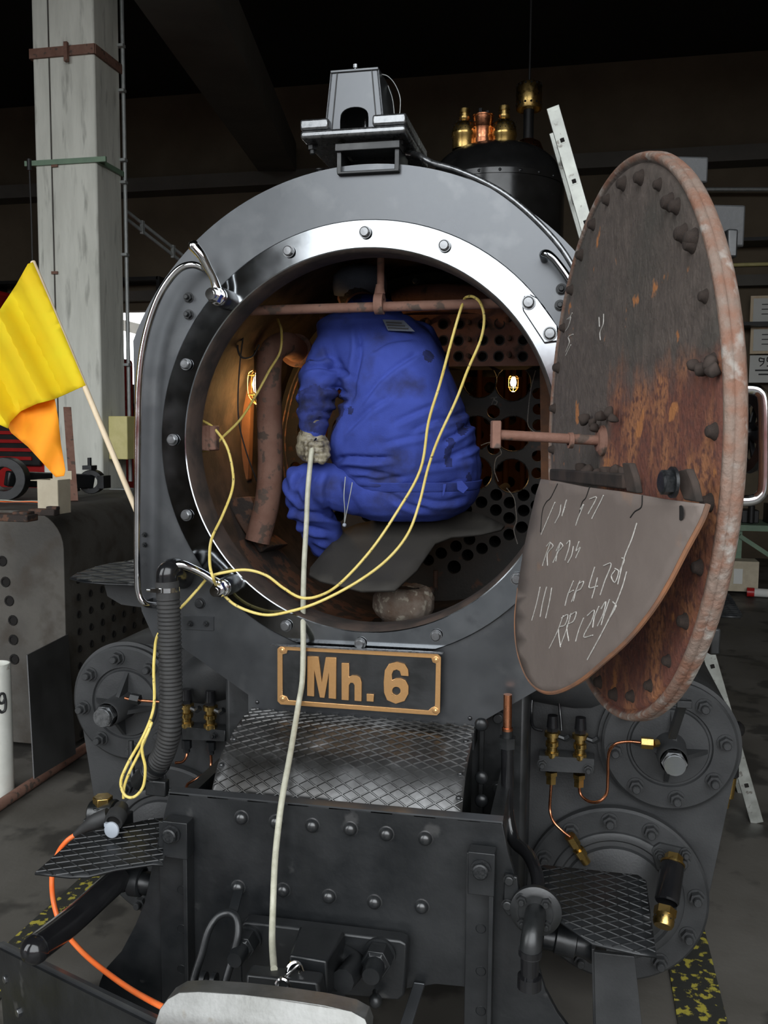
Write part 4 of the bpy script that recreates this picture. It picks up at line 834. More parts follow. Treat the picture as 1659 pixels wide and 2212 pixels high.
for sx in (-.345, .335): obj('side_skirt', MB().prism([cf(sx, PL*i/10)-V((0, 0, .008)) for i in range(11)]+[V((sx, pf(PL)[0], -1.25)), V((sx, -.02, -1.25))], (.006, 0, 0)), 'black', cp_)
def step(name, P_, z, du, dv, step_=.02):
    pts = [UZ(x, y, z) for x, y in P_]; poly = [(p.x, p.y) for p in pts]; e = empty(name, (sum(p.x for p in pts)/len(pts), sum(p.y for p in pts)/len(pts), z), parent=LO)
    f = lambda u, v: V((u, v, z))
    obj('plate', sheet(poly, f, .05), 'frame', e, solid=.006 if f else 0)
    e.children[0].modifiers[0].offset = 0
    obj('tread_ribs', ribs(poly, lambda u, v: V((u, v, z+.003)), du, dv, .0045, .0022, .006, 1), 'frame', e, kind='stuff', ang=20); return e
st1 = step('footstep', [(75, 1888), (168, 1806), (215, 1795), (330, 1770), (372, 1768), (352, 1870), (330, 1868), (250, 1880), (190, 1895), (150, 1896)], -1.14, .066, .04)
st2 = step('footstep', [(1150, 1868), (1172, 1870), (1378, 1892), (1396, 1905), (1418, 2068), (1375, 2062), (1280, 2040), (1235, 2010), (1200, 1985), (1165, 1960)], -1.21, .062, .038)
rbz = -.5
st3 = step('running_board', [(150, 1250), (165, 1240), (215, 1223), (250, 1216), (330, 1208), (345, 1250), (330, 1266), (230, 1262), (180, 1258)], rbz, .15, .08)
obj('board_bracket', MB().prism([U(225, 1262, .3), U(300, 1262, .3), U(306, 1312, .3), U(262, 1306, .3), U(232, 1288, .3)], (0, .02, 0)), 'cyl', LO)
st4 = step('running_board', [(1560, 1286), (1575, 1283), (1603, 1328), (1600, 1334), (1550, 1332)], rbz-.02, .05, .03)
obj('running_deck', MB().box((-.95, 2.3, rbz-.02), (.5, 3.4, .012)), 'black', LO); obj('running_deck', MB().box((1.02, 2.6, rbz-.02), (.36, 3.2, .012)), 'black', LO)
# ------------------------------------------------------------------ cylinders
YC = .28
def hull_out(s, cx1, cz1, r1, cx2, cz2, r2, xin, zt, zb):
    P_ = []
    a_ = math.atan2(cz2-cz1, cx2-cx1)
    off = math.acos((r1-r2)/math.hypot(cx2-cx1, cz2-cz1))
    t = a_+off            # outer tangent angle (right side)
    for i in range(13): an = pi/2+(t-pi/2)*i/12; P_.append((cx1+r1*math.cos(an), cz1+r1*math.sin(an)))
    for i in range(19): an = t+(-pi/2-.3-t)*i/18; P_.append((cx2+r2*math.cos(an), cz2+r2*math.sin(an)))
    P_ += [(xin, zb), (xin, zt)]
    return [V((s*x, YC+.01, z)) for x, z in P_]
def cylinder(s):
    e = empty('cylinder_block', (s*.85, .6, -1.75), parent=LO)
    v = V((s*.935, YC, -.945)); lo = V((s*.785, YC, -1.455)); r1, r2 = .208, .290
    P_ = hull_out(s, .935, -.945, .215, .785, -1.455, .288, .50, -.76, -1.66)
    obj('casting', MB().prism(P_, (0, .75, 0)), 'cyl', e, bevel=.006, ang=30)
    vc = obj('valve_cover', MB().lathe([(r1, .0), (r1, .028), (r1-.008, .034), (.132, .034), (.128, .026), (.122, .026), (.118, .034), (.10, .036), (.05, .042), (0, .042)], v, FRONT, n=72), 'cyl', e, ang=30)
    obj('valve_rim', MB().lathe([(r1+.012, -.004), (r1+.012, .008), (r1, .01)], v, FRONT, n=72), 'cyl', e)
    for k in range(8): an = 2*pi*k/8+.16; hard('stud_nut', NUT_C, v+V((.168*math.cos(an), -.034, .168*math.sin(an))), FRONT, .0205, vc)
    for k in range(4): an = pi/2*k+pi/2; dv = V((math.cos(an), 0, math.sin(an))); obj('web', MB().prism([v+dv*.03+V((0, -.04, 0)), v+dv*.115+V((0, -.036, 0)), v+dv*.05+V((0, -.10, 0)), v+dv*.03+V((0, -.12, 0))], dv.cross(FRONT)*.014), 'cyl', vc)
    obj('spindle_guide', MB().lathe([(.052, .03), (.047, .06), (.044, .16), (.040, .165)], v, FRONT, n=32), 'cyl', vc)
    obj('end_cap', MB().cyl(v+FRONT*.16, v+FRONT*.185, .038, n=6).cyl(v+FRONT*.185, v+FRONT*.20, .032, n=32), 'cyl' if 0 else 'boltsteel', vc)
    obj('cap_face', MB().cyl(v+FRONT*.198, v+FRONT*.203, .030, n=32), 'steel' if s > 0 else 'boltsteel', vc)
    lc = obj('cylinder_cover', MB().lathe([(r2, 0), (r2, .026), (r2-.008, .032), (.215, .032), (.212, .040), (.205, .044), (.19, .044), (.183, .036), (.05, .05), (0, .05)], lo, FRONT, n=90), 'cyl', e, ang=30)
    for k in range(12): an = 2*pi*k/12+.10; hard('stud_nut', NUT_C, lo+V((.250*math.cos(an), -.032, .250*math.sin(an))), FRONT, .021, lc)
    obj('web', MB().prism([lo+V((.0, -.04, .17)), lo+V((.0, -.10, 0)), lo+V((0, -.1, -.05)), lo+V((0, -.04, -.05))], (s*.012, 0, 0)), 'cyl', lc)
    obj('crown', MB().lathe([(.17, .04), (.165, .05), (.10, .075), (.0, .08)], lo, FRONT, n=48), 'cyl', lc)
    return e, vc, lc
ce, vc, lc = cylinder(1); ceL, vcL, lcL = cylinder(-1)
# side pipes from saddle to cylinder
obj('saddle', MB().box((0, .45, -1.15), (1.0, .7, .9)), 'black', LO, bevel=.02)
for s in (-1, 1): obj('frame_plate', MB().box((s*.44, .68, -1.25), (.035, 2.0, .5)), 'black', LO)
obj('steam_chest_pipe', MB().tube([(-.30, .3, -.72), (-.50, .3, -.78), (-.68, .35, -.86), (-.8, .5, -.9)], .10, 20), 'cyl', LO); obj('steam_chest_pipe', MB().tube([(.30, .3, -.72), (.50, .3, -.74), (.70, .38, -.8), (.8, .5, -.9)], .10, 20), 'cyl', LO)
obj('valve_casing', MB().cyl((-.935, .32, -.945), (-.935, 1.3, -.945), .205, n=40), 'cyl', LO)
# oil pressure fittings
def fitting(x, y, Y, k, par):
    p = U(x, y, Y); e = empty('oil_valve', p, parent=par); sc = MPP(Y)
    obj('cap', MB().cyl(p+ZZ*sc*66, p+ZZ*sc*92, sc*13, sc*11, n=20).cyl(p+ZZ*sc*56, p+ZZ*sc*70, sc*13, n=6), 'gloss', e)
    obj('brass_body', MB().lathe([(sc*14, 0), (sc*15, 2*sc), (sc*15, 10*sc), (sc*11, 13*sc), (sc*11, 22*sc), (sc*14, 24*sc), (sc*14, 34*sc), (sc*11, 36*sc), (sc*11, 44*sc), (sc*17, 46*sc), (sc*17, 56*sc), (sc*10, 58*sc)], p, n=6 if 0 else 24), 'brass', e, ang=25)
    obj('union_nut', MB().cyl(p, p+ZZ*sc*12, sc*16, n=6).cyl(p+ZZ*sc*26, p+ZZ*sc*34, sc*15, n=6), 'brass', e)
    q = p+ZZ*sc*48+V((sc*14, -sc*6, 0)); obj('side_screw', MB().cyl(q, q+V((sc*16, -sc*3, -sc*4)), sc*6, n=8).cyl(q+V((sc*14, -sc*3, -sc*4)), q+V((sc*24, -sc*5, sc*4)), sc*7, n=6), 'frame', e)
    return e
mr_ = empty('oil_manifold', U(1222, 1655, .2), parent=LO)
obj('block', MB().prism([U(x, y, .2) for x, y in [(1163, 1632), (1284, 1640), (1284, 1672), (1165, 1666)]], (0, .06, 0)), 'cyl', mr_, bevel=.003)
for x, y in [(1172, 1650), (1271, 1661)]: hard('stud_nut', NUT_C, U(x, y, .2), FRONT, .013, mr_)
fitting(1192, 1634, .22, 1, mr_); fitting(1252, 1639, .22, 1, mr_)
for x, y in [(1191, 1666), (1251, 1672)]:
    p = U(x, y, .22); obj('outlet_nut', MB().cyl(p, p-ZZ*.012, .021, n=6).cyl(p-ZZ*.012, p-ZZ*.04, .017, n=6), 'brass', mr_)
ml_ = empty('oil_manifold', U(438, 1590, .2), parent=LO)
obj('block', MB().prism([U(x, y, .2) for x, y in [(392, 1570), (487, 1578), (487, 1602), (392, 1598)]], (0, .06, 0)), 'black', ml_, bevel=.003)
hard('stud_nut', NUT_B, U(462, 1588, .2), FRONT, .011, ml_)
fitting(404, 1570, .22, 1, ml_); fitting(455, 1574, .22, 1, ml_)
for x, y in [(403, 1598), (455, 1602)]:
    p = U(x, y, .22); obj('outlet_nut', MB().cyl(p, p-ZZ*.03, .018, n=6).cyl(p-ZZ*.03, p-ZZ*.045, .012, n=6), 'frame', ml_)
def pipe(name, L, r, m, par=LO, k=6): return obj(name, MB().tube([U(*q) for q in L], r, 12, k), m, par)
pipe('copper_pipe', [(1191, 1692, .22), (1189, 1720, .22), (1188, 1750, .22), (1196, 1775, .20), (1215, 1795, .19), (1232, 1808, .18)], .0048, 'copper', mr_)
pipe('copper_pipe', [(1251, 1695, .22), (1254, 1715, .22), (1270, 1730, .20), (1292, 1732, .18), (1310, 1715, .18), (1313, 1680, .18), (1315, 1630, .17), (1328, 1608, .16), (1355, 1602, .15), (1385, 1604, .13)], .0048, 'copper', mr_)
pipe('copper_pipe', [(403, 1615, .22), (404, 1630, .22), (395, 1645, .2), (378, 1648, .18)], .0048, 'copper', ml_)
pipe('copper_pipe', [(455, 1618, .22), (456, 1650, .22), (450, 1665, .2), (425, 1682, .18), (405, 1695, .15), (402, 1712, .12)], .0048, 'copper', ml_)
pipe('copper_pipe', [(270, 1508, .12), (290, 1512, .12), (345, 1516, .12)], .005, 'copper', ml_)
obj('union', MB().cyl(U(283, 1508, .12), U(302, 1512, .12), .018, n=6), 'frame', vcL)
p = U(1385, 1604, .13); obj('union', MB().cyl(p, p+V((.035, 0, 0)), .018, n=6).cyl(p+V((.035, 0, 0)), p+V((.05, .01, 0)), .012, n=6), 'brass', vc)
pa, pb_ = U(1231, 1806, .18), U(1266, 1862, .22); obj('drain_union', MB().cyl(pa, pa.lerp(pb_, .35), .018, n=6).cyl(pa.lerp(pb_, .35), pa.lerp(pb_, .5), .012).cyl(pa.lerp(pb_, .5), pa.lerp(pb_, .75), .019, n=6).cyl(pa.lerp(pb_, .75), pb_, .015), 'brass', lc)
pipe('thin_oil_pipe', [(1150, 1500, .27), (1148, 1540, .25), (1152, 1570, .22), (1172, 1578, .21)], .0055, 'gloss', mr_); pipe('thin_oil_pipe', [(1205, 1500, .27), (1210, 1540, .26), (1213, 1578, .24)], .0045, 'gloss', mr_)
pipe('thin_oil_pipe', [(505, 1470, .3), (508, 1500, .25), (506, 1520, .22), (490, 1530, .22)], .006, 'gloss', ml_); pipe('thin_oil_pipe', [(470, 1450, .3), (458, 1465, .26), (455, 1485, .23)], .005, 'gloss', ml_)
# relief valve on the right cylinder cover
rv = empty('relief_valve', U(1440, 1995, .12), parent=LO)
ra_, rb2 = U(1453, 1868, .16), U(1438, 1962, .06)
dv = (rb2-ra_).normalized()
obj('mount', MB().prism([U(x, y, .235) for x, y in [(1405, 1835), (1425, 1822), (1480, 1835), (1492, 1850), (1480, 1885), (1418, 1880)]], (0, .03, 0)), 'cyl', rv, bevel=.004)
for x, y in [(1425, 1845), (1481, 1843)]: hard('stud_nut', NUT_C, U(x, y, .232), FRONT, .014, rv)
obj('body', MB().lathe([(.0, 0), (.034, 0), (.036, .005), (.036, .115), (.032, .12)], ra_, dv, n=28), 'gloss', rv)
obj('top_cap', MB().cyl(ra_-dv*.006, ra_, .037, n=28).cyl(ra_-dv*.03, ra_-dv*.006, .028, n=6), 'brass', rv)
obj('outlet', MB().cyl(rb2-dv*.0, rb2+dv*.022, .033, n=6).lathe([(.030, .02), (.031, .045), (.026, .055), (0, .055)], rb2, dv, n=24), 'brass', rv)
hm2 = hw('outlet_hole', MB().cyl((0, 0, 0), (0, 0, .001), .0022, n=8), 'hole')
for k in range(8): x_, y2 = frame_of(dv); dd_ = x_*math.cos(k*pi/4)+y2*math.sin(k*pi/4); hard('outlet_hole', hm2, rb2+dv*.034+dd_*.031, dd_, 1, rv)
# lubricator on the far right side
lz = empty('side_lubricator', U(1580, 1620, .6), parent=LO)
obj('body', MB().cyl(U(1582, 1588, .6), U(1582, 1676, .6), .022), 'gloss', lz); obj('collar', MB().ball(U(1590, 1575, .6), .03), 'gloss', lz)
obj('glass', MB().cyl(U(1580, 1678, .6), U(1573, 1722, .6), .018).cyl(U(1573, 1722, .6), U(1569, 1745, .6), .008), 'brass', lz)
# supporting arm between door foot and valve cover
obj('door_prop', MB().bar(U(1476, 1515, -.1), U(1452, 1590, .05), .022, .022).box(U(1478, 1520, -.1), (.04, .02, .02)), 'cyl', LO, bevel=.002)
# ------------------------------------------------------------------ pipes at the right of the footplate
obj('copper_riser', MB().cyl(U(1097, 1500, -.05), U(1096, 1578, -.05), .0125, n=20).cyl(U(1096, 1572, -.05), U(1096, 1578, -.05), .016), 'copper', LO)
obj('riser_union', MB().cyl(U(1096, 1578, -.05), U(1096, 1594, -.05), .016).cyl(U(1096, 1592, -.05), U(1096, 1615, -.05), .026, n=6), 'black', LO)
pipe('riser_pipe', [(1096, 1612, -.05), (1096, 1700, -.05), (1097, 1760, -.05), (1110, 1815, -.08), (1140, 1845, -.14), (1160, 1890, -.22), (1163, 1940, -.28)], .0185, 'gloss')
obj('side_channel', MB().box((U(1062, 1700, .12).x, .12, -1.02), (.05, .04, .75)).box((U(1042, 1700, .12).x, .10, -1.02), (.012, .06, .75)), 'black', LO)
for y in (1550, 1700): hard('hex_bolt', BOLT_P, U(1076, y, .08), FRONT, .016, LO)
for y in (1565, 1680, 1730): obj('spring_knob', MB().ball(U(1040, y, -.12), .02, (1, .6, 1)), 'frame', LO)
# brake valve flange
bv = empty('hose_cock', U(1160, 1965, -.36), parent=LO)
fc = U(1158, 1962, -.38)
obj('flange', MB().lathe([(.064, -.0), (.066, .004), (.066, .018), (.05, .026), (.045, .026)], fc, FRONT, n=44).cyl(fc, fc+FRONT*.024, .05), 'black', bv)
for x, y in [(1127, 1942), (1180, 1947), (1129, 1990), (1180, 1996)]: hard('stud_nut', NUT_D, U(x, y, -.40), FRONT, .0125, bv)
obj('back_plate', MB().prism([U(x, y, -.372) for x, y in [(1090, 1885), (1118, 1890), (1125, 1960), (1100, 1975), (1088, 1960)]], (0, -.012, 0)), 'frame', bv, bevel=.003)
for x, y in [(1100, 1900), (1096, 1953)]: hard('hex_bolt', BOLT_P, U(x, y, -.385), FRONT, .012, bv)
obj('elbow', MB().tube([fc+FRONT*.02, fc+V((-.002, -.07, -.005)), fc+V((-.006, -.10, -.03)), fc+V((-.008, -.105, -.07))], .027, 18, 6), 'black', bv)
q = fc+V((-.008, -.105, -.06)); obj('spout', MB().cyl(q, q-ZZ*.07, .024, .022, n=24).cyl(q-ZZ*.06, q-ZZ*.09, .030, n=24).cyl(q-ZZ*.005, q+ZZ*.01, .029, n=24), 'gloss', bv)
pipe('cross_pipe', [(1175, 2022, -.25), (1215, 2030, -.25), (1260, 2040, -.25), (1285, 2055, -.2)], .034, 'frame')
obj('cross_union', MB().lathe([(.036, -.03), (.042, -.026), (.042, .026), (.036, .03)], U(1222, 2030, -.25), (1, 0, -.15), n=24), 'frame', LO)
# ------------------------------------------------------------------ buffer beam
YB_ = -.37
BE = empty('buffer_beam', (0, YB_, -1.45), parent=LO)
bpl = [(365, 1712), (1085, 1777), (1098, 1842), (1122, 1925), (1142, 1985), (1162, 2085), (1178, 2140), (1205, 2190), (1250, 2250), (1300, 2300), (1300, 2420), (205, 2380), (208, 2180), (214, 2125), (226, 2095), (262, 2055), (292, 1998), (312, 1950), (329, 1866)]
hole_ = [(540, 2148), (565, 2128), (880, 2136), (945, 2126), (1008, 2132), (1003, 2330), (530, 2310)]
obj('beam_plate', MB().prism([[U(x, y, YB_) for x, y in bpl], [U(x, y, YB_) for x, y in hole_]], (0, .02, 0)), 'frame', BE, bevel=.002)
obj('top_lip', MB().prism([U(364, 1710, YB_), U(1086, 1775, YB_), U(1086, 1781, YB_), U(364, 1716, YB_)], (0, .03, .003)), 'plate', BE)
for x, y in [(522, 1766), (597, 1775), (675, 1783), (757, 1790), (835, 1801), (919, 1811), (515, 1916), (612, 1922), (711, 1936), (809, 1948), (911, 1958)]:
    hard('rivet', RIV_B, U(x, y, YB_), FRONT, .0185, BE)
for j, (x0, x1, xf, yt_, bx0, bx1, by0, by1, hb) in enumerate([(343, 406, 424, 1756, 352, 406, 1772, 1856, (371, 1801)), (1009, 1068, 1076, 1823, 1012, 1068, 1838, 1936, (1039, 1877))]):
    e = empty('guide_angle', U((x0+x1)/2, 2200, YB_), parent=BE); X0, X1 = U(x0, 1800, YB_-.012).x, U(x1, 1800, YB_-.012).x; zt_ = U(x0, yt_+14, YB_).z
    obj('flange', MB().box(((X0+X1)/2, YB_-.006, zt_-.5), (X1-X0, .012, 1.0)), 'frame', e, bevel=.002)
    obj('web', MB().box((X1-.006+(.004 if j else .012), YB_-.024, zt_-.5), (.012, .048, 1.0)), 'frame', e, bevel=.002)
    a_, b_ = U(bx0, by0, YB_-.05), U(bx1, by1, YB_-.05)
    obj('stop_block', MB().box(((a_.x+b_.x)/2, YB_-.032, (a_.z+b_.z)/2), (b_.x-a_.x, .045, a_.z-b_.z)), 'frame', e, bevel=.002)
    hard('hex_bolt', BOLT_B, U(hb[0], hb[1], YB_-.055), FRONT, .021, e)
    for y in ((1923, 2007, 2094) if j == 0 else (2006, 2098, 2184)): obj('flush_rivet', MB().lathe([(.012, .0), (.0128, .0012), (.0138, 0)], U((x0+x1)/2+(18 if j == 0 else 0), y, YB_-.0122), FRONT, n=24).lathe([(0, .0006), (.011, .0006)], U((x0+x1)/2+(18 if j == 0 else 0), y, YB_-.0122), FRONT, n=16), 'frame', e)
# coupling casting
CG = empty('coupler', U(700, 2180, -.5), parent=LO)
obj('base_casting', MB().prism([U(x, y, YB_-.02) for x, y in [(530, 1984), (540, 1972), (872, 2012), (886, 2020), (880, 2128), (868, 2140), (545, 2112), (532, 2100)]], (0, -.045, 0)), 'frame', CG, bevel=.006)
A_ = [U(x, y, YB_-.065) for x, y in [(648, 2000), (745, 2012), (752, 2120), (630, 2108)]]; B_ = [U(x, y, YB_-.26) for x, y in [(625, 2062), (706, 2076), (710, 2170), (615, 2150)]]
mb = MB().add(A_+B_, [(0, 1, 2, 3), (4, 5, 6, 7), (0, 1, 5, 4), (1, 2, 6, 5), (2, 3, 7, 6), (3, 0, 4, 7)])
obj('draw_neck', mb, 'frame', CG, bevel=.006)
obj('neck_web', MB().tube([U(735, 2060, YB_-.07), U(765, 2085, YB_-.10), U(740, 2120, YB_-.2)], .03, 10), 'frame', CG)
obj('mouth_block', MB().prism([U(x, y, YB_-.27) for x, y in [(545, 2080), (700, 2098), (712, 2170), (700, 2212), (560, 2200), (540, 2150)]], (0, -.05, 0)), 'black', CG, bevel=.008)
for x, y, r, yy in [(546, 2062, .028, -.47), (829, 2100, .032, -.47)]:
    c_ = U(x-8, y-42 if r > .03 else y-36, YB_-.065); e = empty('big_nut', c_, parent=CG)
    obj('washer', MB().cyl(c_, c_+FRONT*.01, r*1.35, n=28), 'frame', e); obj('hex', MB().cyl(c_+FRONT*.01, c_+FRONT*.055, r*1.25, n=6).lathe([(r*1.1, .055), (r*.9, .062), (0, .062)], c_, FRONT, n=6), 'frame', e, bevel=.002)
    obj('stud_end', MB().lathe([(r*.82, .06), (r*.82, .10), (r*.7, .108), (0, .108)], c_, FRONT, n=24), 'frame', e)
obj('small_knob', MB().ball(U(811, 2162, YB_-.1), .018).cyl(U(811, 2162, YB_-.1), U(811, 2140, YB_-.06), .008), 'black', CG)
obj('pin_lever', MB().bar(U(905, 2128, YB_-.02), U(872, 2230, YB_-.2), .03, .010, side=(1, 0, 0)).bar(U(905, 2128, YB_-.02), U(905, 2128, YB_+.02), .03, .012, side=(1, 0, 0)), 'plate', CG, bevel=.002)
# buffer head, bright steel
HP = [(352, 2190), (356, 2165), (368, 2150), (390, 2140), (430, 2140), (520, 2148), (620, 2160), (700, 2172), (760, 2185), (790, 2198), (800, 2215), (800, 2300), (352, 2290)]
hb_ = obj('buffer_head', MB().prism([U(x, y, -.86)+V((0, -.55, 0))*max(0, min(.1, U(352, 2150, -.86).z-U(x, y, -.86).z+.03)) for x, y in HP], (0, .045, 0)), 'boltsteel' if 0 else 'bufsteel', CG, bevel=.011, ang=50)
for x, y in [(500, 2190), (656, 2206), (775, 2212)]: obj('rivet_end', MB().lathe([(.012, 0), (.0128, .0012), (.014, 0)], U(x, y, -.8605), FRONT, n=24), 'boltsteel', hb_)
obj('buffer_shank', MB().bar(U(590, 2240, -.82), U(690, 2180, -.60), .13, .10), 'black', CG)
# shackle, strap, rings
sh = empty('shackle', U(470, 2140, -.52), parent=LO)
Ys = -.50
obj('bow', MB().tube([U(412, 2150, Ys-.06), U(420, 2110, Ys-.04), U(436, 2060, Ys-.02), U(450, 2010, Ys), U(470, 1980, Ys+.02), U(495, 1972, Ys+.03), U(512, 1985, Ys+.02), U(514, 2020, Ys), U(502, 2070, Ys-.02), U(490, 2110, Ys-.04), U(478, 2152, Ys-.06)], .0105, 14, 6), 'frame', sh)
obj('hanging_strap', MB().bar(U(515, 1925, YB_-.02), U(502, 1975, Ys+.04), .026, .006, side=(1, 0, 0)), 'frame', sh)
obj('pin', MB().cyl(U(400, 2140, Ys-.06), U(500, 2150, Ys-.06), .010).lathe([(.012, -.006), (.022, -.006), (.022, .006), (.012, .006)], U(440, 2118, Ys-.05), (1, 0, 0), n=20, closed=True).lathe([(.012, -.006), (.022, -.006), (.022, .006), (.012, .006)], U(462, 2120, Ys-.05), (1, 0, 0), n=20, closed=True), 'frame', sh)
def ring(c, R, r, ax): 
    x, y = frame_of(ax); P_ = [c+(x*math.cos(2*pi*i/24)+y*math.sin(2*pi*i/24))*R for i in range(24)]
    mb = MB(); n = 8; vs = []
    for i in range(24):
        rd = (P_[i]-c).normalized(); vs += [P_[i]+(rd*math.cos(2*pi*j/n)+V(ax).normalized()*math.sin(2*pi*j/n))*r for j in range(n)]
    return mb.add(vs, [(i*n+j, i*n+(j+1) % n, ((i+1) % 24)*n+(j+1) % n, ((i+1) % 24)*n+j) for i in range(24) for j in range(n)])
obj('chain_ring', ring(U(635, 2095, -.66), .017, .005, (.5, -1, .3)), 'chrome', CG); obj('chain_ring', ring(U(611, 2130, -.69), .016, .006, (0, -1, .2)), 'chrome', CG)
obj('chain_hook', MB().tube([U(572, 2135, -.67), U(590, 2122, -.68), U(612, 2115, -.68), U(645, 2085, -.66), U(655, 2098, -.66)], .0035, 8), 'chrome', CG)
for i, (x, y) in enumerate([(560, 2128), (575, 2138), (592, 2140), (648, 2128), (655, 2145)]): obj('chain_link', ring(U(x, y, -.66), .010, .003, (1, (-1)**i, .3)), 'frame', CG)
# step support, lower plates, plough blade
obj('step_bracket', MB().prism([U(x, y, -.30) for x, y in [(1283, 2050), (1370, 2060), (1392, 2260), (1287, 2260)]], (0, -.014, 0)).prism([U(x, y, -.30) for x, y in [(1278, 2050), (1286, 2050), (1290, 2260), (1282, 2260)]], (0, .06, 0)), 'cyl', LO, bevel=.002)
pw = empty('plough_blade', U(150, 2200, -.7), parent=LO)
obj('blade', MB().prism([U(5, 2045, -.35), U(348, 2214, -.84), U(348, 2400, -.84), U(30, 2360, -.35)], (-.008, -.012, 0)), 'frame', pw)
obj('blade_lip', MB().bar(U(5, 2045, -.35), U(348, 2214, -.84), .012, .03), 'plate', pw)
for x, y, Y in [(17, 2113, -.38), (45, 2185, -.43)]: hard('hex_bolt', BOLT_S, U(x, y, Y), (-.5, -.8, 0), .012, pw)
obj('wheel_guard', MB().prism([U(x, y, -.1) for x, y in [(300, 1900), (318, 1960), (262, 2060), (215, 2140), (400, 2140), (420, 1900)]], (0, .05, 0)), 'black', LO)
# left heating pipe and elbow
pipe('heating_pipe', [(262, 1892, -.34), (215, 1935, -.42), (160, 1985, -.52), (110, 2025, -.62), (78, 2048, -.68)], .0375, 'gloss')
obj('pipe_end', MB().ball(U(77, 2050, -.68), .0378, n=24), 'gloss', LO)
hc = empty('pipe_coupling', U(285, 1900, -.3), parent=LO)
obj('elbow', MB().ball(U(262, 1895, -.33), .043, n=20).tube([U(262, 1895, -.33), U(290, 1903, -.32), U(330, 1910, -.3)], .034, 16).lathe([(.036, -.02), (.043, -.016), (.043, .016), (.036, .02)], U(296, 1903, -.32), (1, 0, 0), n=24), 'frame', hc)
# ribbed hose
def resample(P_, ds):
    o = [P_[0]]; acc = 0
    for a, b in zip(P_, P_[1:]):
        L_ = (b-a).length; t = ds-acc
        while t < L_: o.append(a.lerp(b, t/L_)); t += ds
        acc = (acc+L_) % ds
    return o
HPx = [(361, 1255, -.13), (364, 1300, -.13), (366, 1360, -.13), (368, 1440, -.13), (369, 1520, -.13), (366, 1580, -.13), (352, 1630, -.11), (325, 1668, -.08)]
path = resample(smooth_path([U(*q) for q in HPx], 12), .0021)
vh = empty('vacuum_hose', U(366, 1480, -.13), parent=LO)
def hrf(t, i): return .0345+(.0021*math.sin(2*pi*i/6) if i > 25 else .001)
obj('ribbed_tube', MB().tube(path, .03, 26, 1, rf=hrf), 'hose', vh, ang=60)
obj('elbow_pipe', MB().tube([U(395, 1250, 0), U(392, 1238, -.05), U(378, 1228, -.10), U(363, 1236, -.13), U(361, 1262, -.13)], .034, 22, 6), 'gloss', vh)
cl = U(362, 1272, -.13); obj('hose_clamp', MB().lathe([(.036, -.007), (.0375, -.007), (.0375, .007), (.036, .007)], cl, ZZ, n=30, closed=True).box(cl+V((-.02, -.034, 0)), (.035, .012, .012)).cyl(cl+V((-.05, -.035, 0)), cl+V((-.01, -.035, 0)), .0045), 'chrome', vh)
cl = U(340, 1650, -.1); obj('lower_clamp', MB().lathe([(.038, -.008), (.040, -.008), (.040, .008), (.038, .008)], cl, (path[-1]-path[-40]), n=30, closed=True), 'frame', vh)
obj('lower_fitting', MB().cyl(U(330, 1662, -.085), U(300, 1690, -.05), .036, .03, n=24).box(U(340, 1700, -.09), (.07, .03, .05)), 'black', vh, bevel=.004)
obj('drain_lever', MB().tube([U(283, 1600, -.02), U(284, 1640, -.03), U(288, 1680, -.05), U(305, 1700, -.06)], .009, 10), 'frame', vh)
# brass plug valve left
bq = empty('plug_valve', U(225, 1760, -.25), parent=LO)
obj('valve_body', MB().cyl(U(200, 1757, -.22), U(250, 1757, -.22), .042, n=24).cyl(U(222, 1757, -.22), U(222, 1738, -.22), .036, n=24).box(U(235, 1800, -.15), (.12, .1, .12)), 'black', bq, bevel=.004)
obj('hex_plug', MB().cyl(U(222, 1738, -.22), U(222, 1720, -.22), .030, n=6), 'brass', bq, bevel=.002)
# ------------------------------------------------------------------ ladder
la, lb2 = U(1194, 232, 2.0), U(1566, 1535, 2.0)
ld = (lb2-la).normalized(); lend = la+ld*((GZ-la.z)/ld.z)
ls = V((0, 1, 0)); ls = (ls-ld*ls.dot(ld)).normalized(); lf = ld.cross(ls).normalized()
LA = empty('ladder', (lend.x, lend.y, GZ), 'aluminium ladder leaning behind the open smokebox door', 'ladder')
for s, nm in ((0, 1), (.38, 2)): obj('rail', MB().bar(la+ls*s, lend+ls*s, .062, .026, side=lf), 'alu', LA, bevel=.002)
LL = (lend-la).length; k = 0; t = .17
while t < LL-.1:
    p = la+ld*t; obj('rung', MB().bar(p-ls*.015, p+ls*.39, .03, .03, side=ld), 'alu', LA); obj('rung_socket', MB().bar(p-ls*.0165, p-ls*.0150, .020, .020, side=ld), 'hole', LA); t += .207
# ------------------------------------------------------------------ signal flag
fp0, fp1 = U(71, 566, .27), U(285, 1080, .10); fp1 = fp1+(fp1-fp0)*.09
FL = empty('signal_flag', fp1, 'cloth flag on a pale wooden stick, lit part coloured yellow, shaded fold orange', 'flag')
obj('stick', MB().cyl(fp0, fp1, .0095, n=14), 'wood', FL)
def fY(x, y): t = (y-566)/514.; return .27-.17*t
def ff(x, y):
    e_ = max(0, (71+(y-566)*.417-x))        # distance from the stick
    return U(x, y, fY(x, y)-.012+.05*math.sin(e_*.055+y*.006)*min(1, e_/60))
obj('cloth', sheet([(71, 566), (110, 655), (150, 750), (185, 832), (150, 848), (118, 862), (80, 872), (45, 888), (22, 912), (17, 925), (0, 918), (-60, 890), (-70, 760), (-30, 700), (0, 668), (35, 615), (60, 570)], ff, 13), 'flagLit', FL, solid=.0012)
def ff2(x, y): return U(x, y, fY(x, y)+.035+.025*math.sin(x*.05+y*.02))
